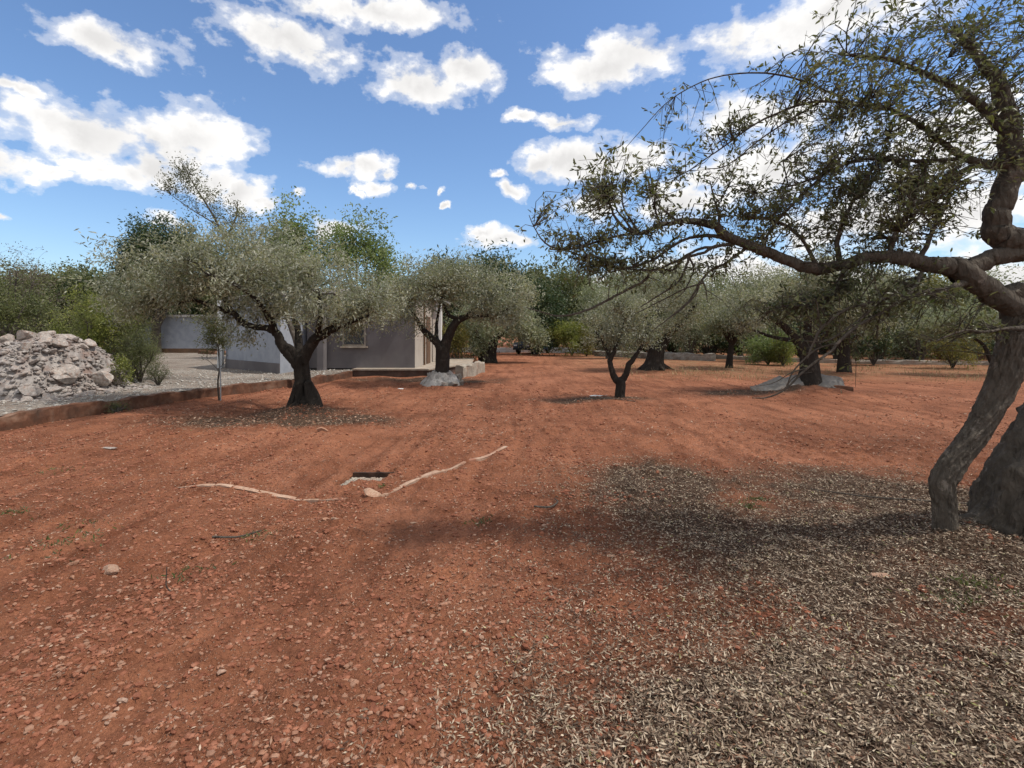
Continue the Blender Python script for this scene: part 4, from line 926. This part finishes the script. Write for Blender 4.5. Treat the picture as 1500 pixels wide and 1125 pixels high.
a = Acc(); a.box(-7.45, -7.2, 19.55, 19.9, -.1, 2.9); part(a, 'buttress', 'render_grey')
# terrace in front
terr = empty('terrace', (-4.8, 19.5, 0)); tag(terr, 'low concrete terrace with a dark front edge running along the house', 'terrace')
a = Acc(); prism(a, [(-6.05, 19.42), (-3.2, 19.42), (-1.9, 23.2), (-2.2, 29), (-3.79, 29), (-3.79, 19.995), (-6.05, 19.995)], -.1, FZ - .04)
o = a.build('terrace_base', M['darkedge'], terr, smooth=False, off=(-4.8, 19.5, 0))
a = Acc(); prism(a, [(-6.05, 19.36), (-3.15, 19.36), (-1.83, 23.2), (-2.12, 29.05), (-3.785, 29.05), (-3.785, 19.99), (-6.05, 19.99)], FZ - .037, FZ + .02)
o = a.build('coping', M['concrete'], terr, smooth=False, off=(-4.8, 19.5, 0))
kerb('garden_wall', [(-1.95, 19.0), (-1.55, 20.6), (-1.35, 22.0)], .35, .42, 'concrete', 'short pale stone wall stub slanting beside the olive on the grey stones', 'wall', 35)
# far building on the left
o = empty('shed', (-26, 40, 0)); tag(o, 'long blue-grey outbuilding at the back of the gravel yard', 'shed')
a = Acc(); a.box(-30.5, -21.5, 38.5, 46, 0, 2.9); a.build('wall', M['render_white'], o, smooth=False, off=(-26, 40, 0))
a = Acc(); a.box(-30.7, -21.3, 38.3, 46.2, 2.903, 3.08); a.build('roof', M['roofconc'], o, smooth=False, off=(-26, 40, 0))
a = Acc(); a.box(-30.3, -21.6, 38.44, 38.497, .2, .55); a.build('plinth', M['wood'], o, smooth=False, off=(-26, 40, 0))
kerb('garden_wall', [(-22.5, 37.0), (-19, 34.5), (-15.5, 31.5)], .35, .42, 'redkerb', 'low reddish stone wall in front of the blue-grey outbuilding', 'wall', 36, z0=.1)

# far pale wall
kerb('far_wall', [(-6, 46), (-1.5, 46), (1.5, 45.5), (6.5, 44.5)], .4, .42, 'whitewash', 'low whitewashed wall closing the red lane at the far centre', 'wall', 37, step=.4)
kerb('far_wall', [(6.7, 44.2), (12, 37), (16, 30.5), (21, 27.5), (34, 26.5), (48, 27)], .4, .22, 'concrete', 'long thin pale wall running along the far right edge of the grove', 'wall', 39, step=.4)
kerb('stone_bank', [(6.3, 38), (9.5, 34), (12.2, 31.0)], .6, .4, 'greystone', 'sloping dark stone bank behind the thick flared olive', 'stone bank', 38, step=.25)
o = empty('farm_wall', (31, 33, 0)); tag(o, 'pinkish brick-coloured garden wall glimpsed at the far right', 'wall')
a = Acc(); a.box(27.3, 34.5, 32.5, 32.9, -.1, 1.9); a.build('wall', M['redkerb'], o, smooth=False, off=(31, 33, 0))
a = Acc(); a.box(27.2, 34.6, 32.4, 33.0, 1.903, 2.0); a.build('coping', M['concrete'], o, smooth=False, off=(31, 33, 0))

# small dark car parked under the trees beside the far wall
def car(x, y, rz):
    root = empty('parked_car', (x, y, float(gz(x, y))), rz); tag(root, 'small dark blue car parked in shade by the far wall, half screened by foliage', 'car')
    prof = [(-1.9, .35), (-1.9, .75), (-1.75, .92), (-.95, .98), (-.45, 1.42), (.75, 1.46), (1.35, 1.05), (1.85, .98), (1.95, .6), (1.9, .35)]
    a = Acc(); n = len(prof); V = []
    for yy, inset in ((-.8, 0), (.8, 0)):
        for (px, pz) in prof: V.append((px, yy * (.84 if pz > 1.2 else 1), pz))
    a.add(V, [[(q, (q + 1) % n, n + (q + 1) % n, n + q) for q in range(n)], [tuple(range(n))[::-1], tuple(range(n, 2 * n))]])
    a.build('body', M['carpaint'], root, smooth=False)
    def quad(name, pts, mat, off=(0, 0, 0)):
        a = Acc(); P = np.array(pts, float); a.add(P + off, [[(0, 1, 2, 3)]]); return a.build(name, M[mat], root, smooth=False)
    quad('windscreen', [(-.93, -.72, 1.01), (-.93, .72, 1.01), (-.48, .62, 1.41), (-.48, -.62, 1.41)], 'glass', (-.012, 0, .012))
    quad('rear_window', [(1.32, -.7, 1.08), (1.32, .7, 1.08), (.8, .62, 1.43), (.8, -.62, 1.43)], 'glass', (.012, 0, .012))
    for sy in (-1, 1): quad('side_window', [(-.78, sy * .785, 1.03), (1.2, sy * .785, 1.07), (.72, sy * .69, 1.40), (-.42, sy * .69, 1.38)], 'glass', (0, sy * .012, 0))
    for sx in (-1.2, 1.25):
        for sy in (-.72, .72):
            a = Acc(); b = Acc(); t = np.linspace(-.1, .1, 5)
            tube(a, np.array([[sx, sy + k, .31, .31 - abs(k) * .3] for k in t]), 20); tube(b, np.array([[sx, sy + k * 1.12, .31, .19] for k in t]), 14)
            w = a.build('wheel', M['tyre'], root); b.build('rim', M['galv'], w)
    for sy in (-.58, .58):
        a = Acc(); a.box(-1.93, -1.88, sy - .14, sy + .14, .66, .78); a.build('headlight', M['plastic'], root, smooth=False)
    a = Acc(); a.box(-1.98, -1.9, -.78, .78, .36, .5); a.build('bumper', M['tyre'], root, smooth=False)
M['carpaint'] = simple('dark_car_paint', (.02, .03, .05), .3); M['tyre'] = simple('tyre_rubber', (.02, .02, .02), .8)
car(W(781, 0, 43)[0], 43, R(58))
# ------------------------------------------------------------------ grey slabs round the trunks
def slab(x, y, z, sx, sy, sz, rot, mesh, label, group=None, name='stone_slab', cat='stone'):
    o = link(name, mesh); o.location = (x, y, z); o.scale = (sx, sy, sz); o.rotation_euler = rot; tag(o, label, cat, group); return o
def plate(name, seed, w, d, t, mat):
    bm = bmesh.new(); bmesh.ops.create_cube(bm, size=1)
    bmesh.ops.subdivide_edges(bm, edges=bm.edges[:], cuts=9, use_grid_fill=True)
    V = np.array([v.co[:] for v in bm.verts]); Fc = np.array([[v.index for v in f.verts] for f in bm.faces]); bm.free()
    r_ = np.maximum(np.abs(V[:, 0]), np.abs(V[:, 1])) * 2
    V[:, 0] *= w * (1 + (fbm(V[:, 1] * 4 + 9, V[:, 2] + 9, seed, 3) - .5) * .45); V[:, 1] *= d * (1 + (fbm(V[:, 0] * 3 + 9, V[:, 2] + 3, seed + 2, 3) - .5) * .45)
    V[:, 2] = V[:, 2] * t * (1 - .35 * r_ ** 4) + (fbm(V[:, 0] * 5 + 9, V[:, 1] * 5 + 9, seed + 4, 3) - .5) * t * .9 - .08 * r_ ** 2 * w * .4
    return mesh_np(name, V, [Fc], M[mat], smooth=False, mesh_only=True)
for q, (px, py, Y, w, d, t, rx, ry, rz, lab) in enumerate([
    (1137, 567, 13.75, .95, .75, .10, .42, -.30, .25, 'flat grey slab leaning on the left of the mound under the thick-trunked olive'),
    (1160, 562, 13.9, .55, .6, .12, .75, -.35, -.1, 'small upright grey slab close to the left of the thick trunk'),
    (1214, 563, 13.75, .85, .95, .12, .62, .22, -.15, 'large grey slab leaning on the right of the thick trunk'),
    (1238, 574, 13.6, .75, .5, .07, .35, .42, .25, 'thin pale slab sloping down at the far right of the mound'),
    (1188, 553, 14.5, .8, .6, .14, -.3, .1, .1, 'grey stone slab behind the thick trunk of the mounded olive')]):
    p_ = W(px, py, Y); slab(p_[0], Y, p_[2] - .03, 1, 1, 1, (rx, ry, rz), plate('stone_slab', 640 + q, w, d, t, 'greystone'), lab, 'slabs round the thick-trunked olive')
kerb('log', [(W(1222, 0, 13.6)[0], 13.6), (W(1250, 0, 13.4)[0], 13.4)], .07, .1, 'redkerb', 'short dark log lying on the right end of the stone ring', 'log', 41, follow=True)
rg = np.random.default_rng(61)
wm = [rock_mesh('boulder', 620 + q, (1, .9, .9), 'greystone', 12) for q in range(4)]
for q, (px, py, s) in enumerate([(632, 556, .22), (643, 558, .20), (655, 558, .22), (668, 556, .22), (626, 560, .13), (650, 563, .13), (664, 563, .14), (676, 560, .13), (640, 551, .2), (660, 550, .2)]):
    x, y = G(px, py + 3); z = float(gz(x, y)); o = slab(x, y, z + s * .4, s * 1.25, s * 1.2, s * 1.15, (rg.uniform(-.4, .4), rg.uniform(-.4, .4), rg.uniform(0, 6)), wm[q % 4], 'pale grey stone packed round the foot of the olive by the terrace', 'pale stones round the terrace olive', 'boulder')

def cone(x, y, r0, r1, h, mat, label, seed, gap=None):
    na, nr = 120, 22; a = np.linspace(0, 2 * math.pi, na, endpoint=False); t = np.linspace(0, 1, nr)
    A_, T_ = np.meshgrid(a, t); rr = r1 + (r0 - r1) * T_
    rr = rr * (1 + (fbm(np.cos(A_) * 1.5 + 9, np.sin(A_) * 1.5 + 9, seed, 3) - .5) * .35)
    xx = x + np.cos(A_) * rr; yy = y + np.sin(A_) * rr
    blk = np.floor((A_ * 7 / 6.283 + T_ * .8)) ; tw = vn(blk * 3.7, np.floor(T_ * 2.6 + blk * .37) * 5.1, seed + 2)
    zz = gz(x, y) * 0 + gz(xx, yy) * (1 - T_) + float(gz(x, y)) * T_ + h * T_ ** .8 * (.75 + .55 * tw) - .08 * (1 - T_) + (fbm(xx / .1, yy / .1, seed + 3, 3) - .5) * .16
    V = np.stack([xx.ravel(), yy.ravel(), zz.ravel()], 1); i = np.arange(nr - 1)[:, None] * na; j = np.arange(na)[None, :]; k = (j + 1) % na
    f = np.stack([i + j, i + k, i + na + k, i + na + j], -1).reshape(-1, 4)
    return tag(mesh_np('stone_ring', V, [f], M[mat], smooth=False), label, 'stone ring')
cone(W(647, 558, 16.6)[0], 16.55, .22, .72, .36, 'palestone', 'pale whitish stone cone packed round the foot of the terrace olive', 72)
# single stones on the red earth
for q, (px, py, s, sh, mat, lab) in enumerate([
    (687, 594, .085, (1.1, .7, .45), 'palekerb', 'tan flat stone alone on the red lane right of the big olive'),
    (472, 638, .10, (1.0, .9, .6), 'pebble', 'reddish clod of earth and stone in front of the big olive'),
    (543, 736, .105, (1.0, .8, .6), 'palekerb', 'pale pinkish rock where the two buried kerbs meet'),
    (160, 660, .12, (1.4, .5, .10), 'lime', 'flat whitish slab fragment on the red soil at the left'),
    (492, 773, .045, (1.1, .7, .5), 'palekerb', 'small cream stone right below the pit'),
    (476, 771, .035, (1, .8, .5), 'pebble', 'small brown stone beside the small cream stone'),
    (162, 843, .075, (1.2, .7, .5), 'palekerb', 'rounded tan stone half buried at the lower left'),
    (588, 569, .16, (1.5, .5, .1), 'whitewash', 'thin pale slab lying before the terrace'),
    (735, 594, .04, (1.2, .8, .5), 'pebble', 'small dark stone right of the tan flat stone'),
    (860, 574, .04, (1.2, .8, .4), 'palekerb', 'small whitish stone behind the litter left of the small olive'),
    (853, 570, .03, (1, .8, .5), 'palekerb', 'tiny pale stone farthest left of the small olive'),
    (562, 733, .035, (1.1, .8, .6), 'palekerb', 'small pale stone just right of the pinkish rock'),
    (896, 812, .035, (1.3, .7, .4), 'palekerb', 'pale pebble in the lower middle next to the leaf carpet'),
    (604, 766, .03, (1.2, .7, .4), 'palekerb', 'pale pebble below the slanting buried kerb'),
    (1288, 846, .05, (1.2, .7, .4), 'palekerb', 'tan stone in the leaf carpet at the lower right'),
    (108, 838, .04, (1.2, .7, .5), 'pebble', 'dark reddish stone left of the rounded tan stone')]):
    x, y = G(px, py); z = float(gz(x, y)); me = rock_mesh('stone', 700 + q, sh, mat, 12)
    o = link('stone', me); o.location = (x, y, z + s * sh[2] * .35); o.scale = (s, s, s); o.rotation_euler = (0, 0, rg.uniform(-.4, .4)); tag(o, lab, 'stone')

tag(PITCH.build('pit_shade_wall', M['pitshade'], smooth=False), 'inner edge of a small rectangular pit, its shade put into the dark colour', 'drain pit')
# sheet of white plastic and a stick near the small olive
def sheet(name, x, y, w, d, rz, mat, label, cat, seed):
    n = 24; u = np.linspace(-.5, .5, n); U, V = np.meshgrid(u, u); ca, sa = math.cos(rz), math.sin(rz)
    Xs = x + U * w * ca - V * d * sa; Ys = y + U * w * sa + V * d * ca
    Zs = gz(Xs, Ys) + .015 + .05 * fbm(U * 4 + 9, V * 4 + 9, seed, 3)
    top = np.stack([Xs.ravel(), Ys.ravel(), Zs.ravel()], 1); i = np.arange(n - 1)[:, None] * n; j = np.arange(n - 1)[None, :]
    f = np.stack([i + j, i + j + 1, i + n + j + 1, i + n + j], -1).reshape(-1, 4)
    bot = top - [0, 0, .003]
    return tag(mesh_np(name, np.vstack([top, bot]), [f, f[:, ::-1] + n * n], M[mat]), label, cat)
sheet('plastic_sheet', *G(876, 584), .42, .16, .25, 'plastic', 'crumpled white scrap lying left of the small olive', 'scrap', 90)
def stick(pts, r, label, seed, mat='bark_small'):
    rg = np.random.default_rng(seed); a = Acc(); P = catmull([(x, y, float(gz(x, y)) + r + dz, r * k) for (x, y, dz, k) in pts], 8); tube(a, P, 7, .2, seed)
    return tag(a.build('stick', M[mat]), label, 'stick')
x, y = G(858, 588); stick([(x, y, .02, 1), (x + .5, y - .1, .02, .8), (x + 1.1, y - .35, .0, .6)], .014, 'thin stick lying beside the white scrap near the small olive', 1)
x, y = G(348, 788); stick([(x - .17, y - .05, .01, 1), (x, y, .015, .9), (x + .16, y + .05, .01, .6)], .009, 'short weathered stick on the red soil at the lower left', 2)
x, y = G(805, 755); stick([(x - .14, y - .05, .01, .8), (x, y, .02, 1), (x + .08, y + .1, .03, .8), (x + .06, y + .22, .02, .4)], .009, 'grey curved twig on the red soil, lower centre', 3)
x, y = G(246, 885); stick([(x, y + .02, .01, .8), (x - .01, y, .05, .8), (x + .0, y - .01, .16, .5)], .005, 'small dry stalk sticking up at the lower left', 4)
x, y = G(1290, 735); stick([(x - .5, y + .3, .01, .6), (x - .1, y + .05, .02, .9), (x + .3, y - .1, .01, 1), (x + .7, y - .15, .01, .6)], .008, 'long thin twig on the leaf carpet left of the slender stem', 5)

# buried kerbs
kerb('buried_kerb', [G(562, 733), G(605, 713), G(651, 694), G(697, 676.5), G(742, 661)], .05, .018, 'palekerb', 'narrow straight pale kerb half buried in the red soil, slanting away to the right', 'kerb', 43, z0=-.1, step=.05, follow=True)
kerb('buried_kerb', [G(262, 716), G(330, 721.5), G(400, 728), G(452, 733), G(508, 738)], .055, .004, 'palekerb', 'crumbling pale kerb almost buried in the soil left of the pinkish rock', 'kerb', 44, z0=-.1, step=.05, follow=True)

# weeds in the foreground soil and dry grass by the far wall
rg = np.random.default_rng(91); acc = Acc()
n = 7000; px_ = rg.uniform(900, 1650, n); Yg = rg.uniform(17, 26, n); x = (px_ - CX) / F * Yg; k = fbm(x / 1.5, Yg / 1.5, 95, 3) > rg.uniform(.35, .75, n); x, Yg = x[k], Yg[k]; n = len(x)
leaves(acc, np.stack([x, Yg, gz(x, Yg)], 1), np.stack([rg.normal(0, .35, n), rg.normal(0, .35, n), np.ones(n)], 1), rg.uniform(.06, .22, n), rg.uniform(.008, .02, n), rg)
def grass_mat():
    m, nt, out = new_mat('dry_grass'); geo = nt.nodes.new('ShaderNodeNewGeometry')
    principled(nt, out, ramp(nt, geo.outputs['Random Per Island'], [(0, (.12, .13, .05)), (.4, (.26, .21, .10)), (1, (.42, .33, .19))]), .8, .2); return m
M['grass'] = grass_mat()
tag(acc.build('dry_grass', M['grass'], smooth=False), 'thin dry grass in front of the far wall at the right', 'grass', kind='stuff')
acc = Acc()
for (px, py, s, nn) in [(110, 800, .16, 60), (62, 820, .14, 50), (80, 690, .16, 40), (130, 770, .14, 40), (265, 850, .09, 22), (745, 725, .04, 0), (1095, 745, .07, 90), (1110, 735, .05, 60), (290, 840, .09, 22), (1430, 860, .10, 120), (1400, 880, .1, 90), (560, 722, .02, 14), (700, 770, .06, 40), (1340, 740, .12, 0), (20, 760, .1, 60), (380, 790, .08, 40)]:
    if not nn: continue
    x0, y0 = G(px, py); x = x0 + rg.normal(0, s, nn); y = y0 + rg.normal(0, s * .6, nn)
    leaves(acc, np.stack([x, y, gz(x, y)], 1), np.stack([rg.normal(0, .8, nn), rg.normal(0, .8, nn), np.full(nn, .6)], 1), rg.uniform(.02, .05, nn), rg.uniform(.005, .012, nn), rg, True)
tag(acc.build('weeds', M['bush'], smooth=False), 'low green weeds sprouting here and there in the soil', 'weeds', kind='stuff')

# ------------------------------------------------------------------ sun, sky, clouds
SAZ, SEL = R(99), R(60)
sv = Vector((math.sin(SAZ) * math.cos(SEL), math.cos(SAZ) * math.cos(SEL), math.sin(SEL)))
sun = bpy.data.lights.new('sun', 'SUN'); sun.energy = 2.5; sun.angle = R(1.5); sun.color = (1, .94, .86)
so = bpy.data.objects.new('sun', sun); COL.objects.link(so); so.rotation_euler = sv.to_track_quat('Z', 'Y').to_euler()
world = bpy.data.worlds.new('World'); scene.world = world; world.use_nodes = True
nt = world.node_tree; nt.nodes.clear()
out = nt.nodes.new('ShaderNodeOutputWorld'); bg = nt.nodes.new('ShaderNodeBackground')
sky = nt.nodes.new('ShaderNodeTexSky'); sky.sky_type = 'NISHITA'; sky.sun_disc = False; sky.sun_elevation = SEL; sky.sun_rotation = SAZ
sky.air_density = 1.15; sky.dust_density = .3; sky.ozone_density = 3.5
tc = nt.nodes.new('ShaderNodeTexCoord'); sep = nt.nodes.new('ShaderNodeSeparateXYZ'); lk(nt, tc.outputs['Generated'], sep.inputs[0])
az = math_(nt, 'ARCTAN2', sep.outputs[0], sep.outputs[1]); el = math_(nt, 'ARCSINE', sep.outputs[2])
dn = nd(nt, 'ShaderNodeTexNoise', Scale=9.0, Detail=6.0, Roughness=.6); lk(nt, tc.outputs['Generated'], dn.inputs['Vector'])
dn2 = nd(nt, 'ShaderNodeTexNoise', Scale=22.0, Detail=6.0, Roughness=.56); lk(nt, scaled(nt, tc.outputs['Generated'], (1, 1, 1.6)), dn2.inputs['Vector'])
cmb = nt.nodes.new('ShaderNodeCombineXYZ'); lk(nt, az, cmb.inputs[0]); lk(nt, el, cmb.inputs[1])
wob = nd(nt, 'ShaderNodeVectorMath', operation='MULTIPLY_ADD'); lk(nt, dn.outputs['Color'], wob.inputs[0]); wob.inputs[1].default_value = (.15, .085, 0); lk(nt, cmb.outputs[0], wob.inputs[2])
off = nd(nt, 'ShaderNodeVectorMath', operation='SUBTRACT'); lk(nt, wob.outputs[0], off.inputs[0]); off.inputs[1].default_value = (.075, .0425, 0)
CL = [(-20, 238, 75, 22), (40, 238, 50, 14), (115, 232, 60, 22), (180, 250, 70, 24), (240, 245, 80, 32), (310, 262, 55, 26), (355, 280, 45, 20), (395, 297, 22, 10), (120, 190, 160, 40), (280, 200, 90, 40),
      (0, 316, 20, 7), (240, 318, 32, 9), (225, 325, 20, 6), (500, 242, 45, 14), (535, 244, 45, 16), (562, 255, 18, 10), (540, 272, 26, 11), (512, 275, 8, 6), (598, 281, 12, 6), (646, 291, 6, 6), (664, 307, 7, 3), (440, 284, 14, 7), (495, 340, 38, 13),
      (727, 254, 14, 7), (750, 276, 22, 13), (712, 338, 22, 9), (740, 350, 48, 15), (775, 357, 28, 10), (800, 238, 45, 18), (860, 235, 90, 28), (930, 230, 60, 24), (870, 300, 50, 20), (1000, 300, 70, 28), (1060, 255, 80, 32), (1130, 245, 100, 40),
      (1010, 390, 110, 26), (1100, 400, 90, 26), (1200, 330, 90, 40), (1300, 300, 110, 60), (1420, 310, 90, 60), (1250, 400, 130, 30), (1480, 420, 120, 50), (900, 420, 110, 20), (1400, 200, 160, 60), (1120, 170, 120, 25),
      (620, 120, 90, 26), (690, 110, 60, 20), (430, 60, 120, 28), (900, 90, 120, 30), (150, 60, 110, 24), (820, 180, 50, 12), (560, 20, 160, 18), (1200, 30, 200, 40), (760, 175, 30, 8), (20, 130, 60, 12)]
best = None
for (px, py, rx, ry) in CL:
    a_ = math.atan((px - CX) / F); c_ = math.cos(a_); e_ = math.atan((HY - py) / F * c_)
    rax = rx / F * c_ * c_ * 1.12; rel = ry / F * c_ * 1.2
    s1 = nd(nt, 'ShaderNodeVectorMath', operation='SUBTRACT'); lk(nt, off.outputs[0], s1.inputs[0]); s1.inputs[1].default_value = (a_, e_, 0)
    s2 = nd(nt, 'ShaderNodeVectorMath', operation='MULTIPLY'); lk(nt, s1.outputs[0], s2.inputs[0]); s2.inputs[1].default_value = (1 / rax, 1 / rel, 0)
    s3 = nd(nt, 'ShaderNodeVectorMath', operation='LENGTH'); lk(nt, s2.outputs[0], s3.inputs[0])
    d_ = math_(nt, 'SUBTRACT', 1.0, s3.outputs['Value'])
    best = d_ if best is None else math_(nt, 'MAXIMUM', best, d_)
# clouds added outside the view, behind and overhead, to whiten the ambient light
gen = math_(nt, 'MULTIPLY_ADD', dn.outputs['Fac'], 3.0, -1.05)
side = math_(nt, 'MAXIMUM', math_(nt, 'GREATER_THAN', math_(nt, 'ABSOLUTE', az), .95), math_(nt, 'GREATER_THAN', el, .78))
best = math_(nt, 'MAXIMUM', best, math_(nt, 'MULTIPLY_ADD', side, 5.0, -5.0)) if False else best
genm = math_(nt, 'ADD', gen, math_(nt, 'MULTIPLY_ADD', side, 5.0, -5.0))
best = math_(nt, 'MAXIMUM', best, genm)
edge = math_(nt, 'ADD', math_(nt, 'MULTIPLY', best, 1.25), math_(nt, 'MULTIPLY_ADD', dn2.outputs['Fac'], 2.4, -1.12))
mask = ramp(nt, edge, [(.0, (0, 0, 0)), (.3, (.3, .3, .3)), (.8, (1, 1, 1))], 'EASE')
shade = math_(nt, 'ADD', math_(nt, 'MULTIPLY', best, .9), math_(nt, 'MULTIPLY_ADD', dn.outputs['Fac'], 1.8, -.85))
ccol = ramp(nt, shade, [(.25, (5.2, 5.13, 5.04)), (1.15, (3.7, 3.64, 3.6))])
skyc = mixc(nt, 1.0, sky.outputs[0], (.60, .66, .74), 'MULTIPLY')
col = mixc(nt, mask, skyc, ccol)
lk(nt, col, bg.inputs['Color']); bg.inputs['Strength'].default_value = .15
lk(nt, bg.outputs[0], out.inputs[0])

cam = bpy.data.cameras.new('camera'); co = bpy.data.objects.new('camera', cam); COL.objects.link(co)
co.location = (0, 0, CH); co.rotation_euler = (R(90), 0, 0); cam.sensor_width = 36; cam.lens = 36 * F / 1500
cam.shift_y = -(562.5 - HY) / 1500; cam.clip_end = 3000; cam.clip_start = .05
scene.camera = co
scene.view_settings.view_transform = 'Standard'; scene.view_settings.look = 'None'; scene.view_settings.exposure = 0.55; scene.view_settings.gamma = 1
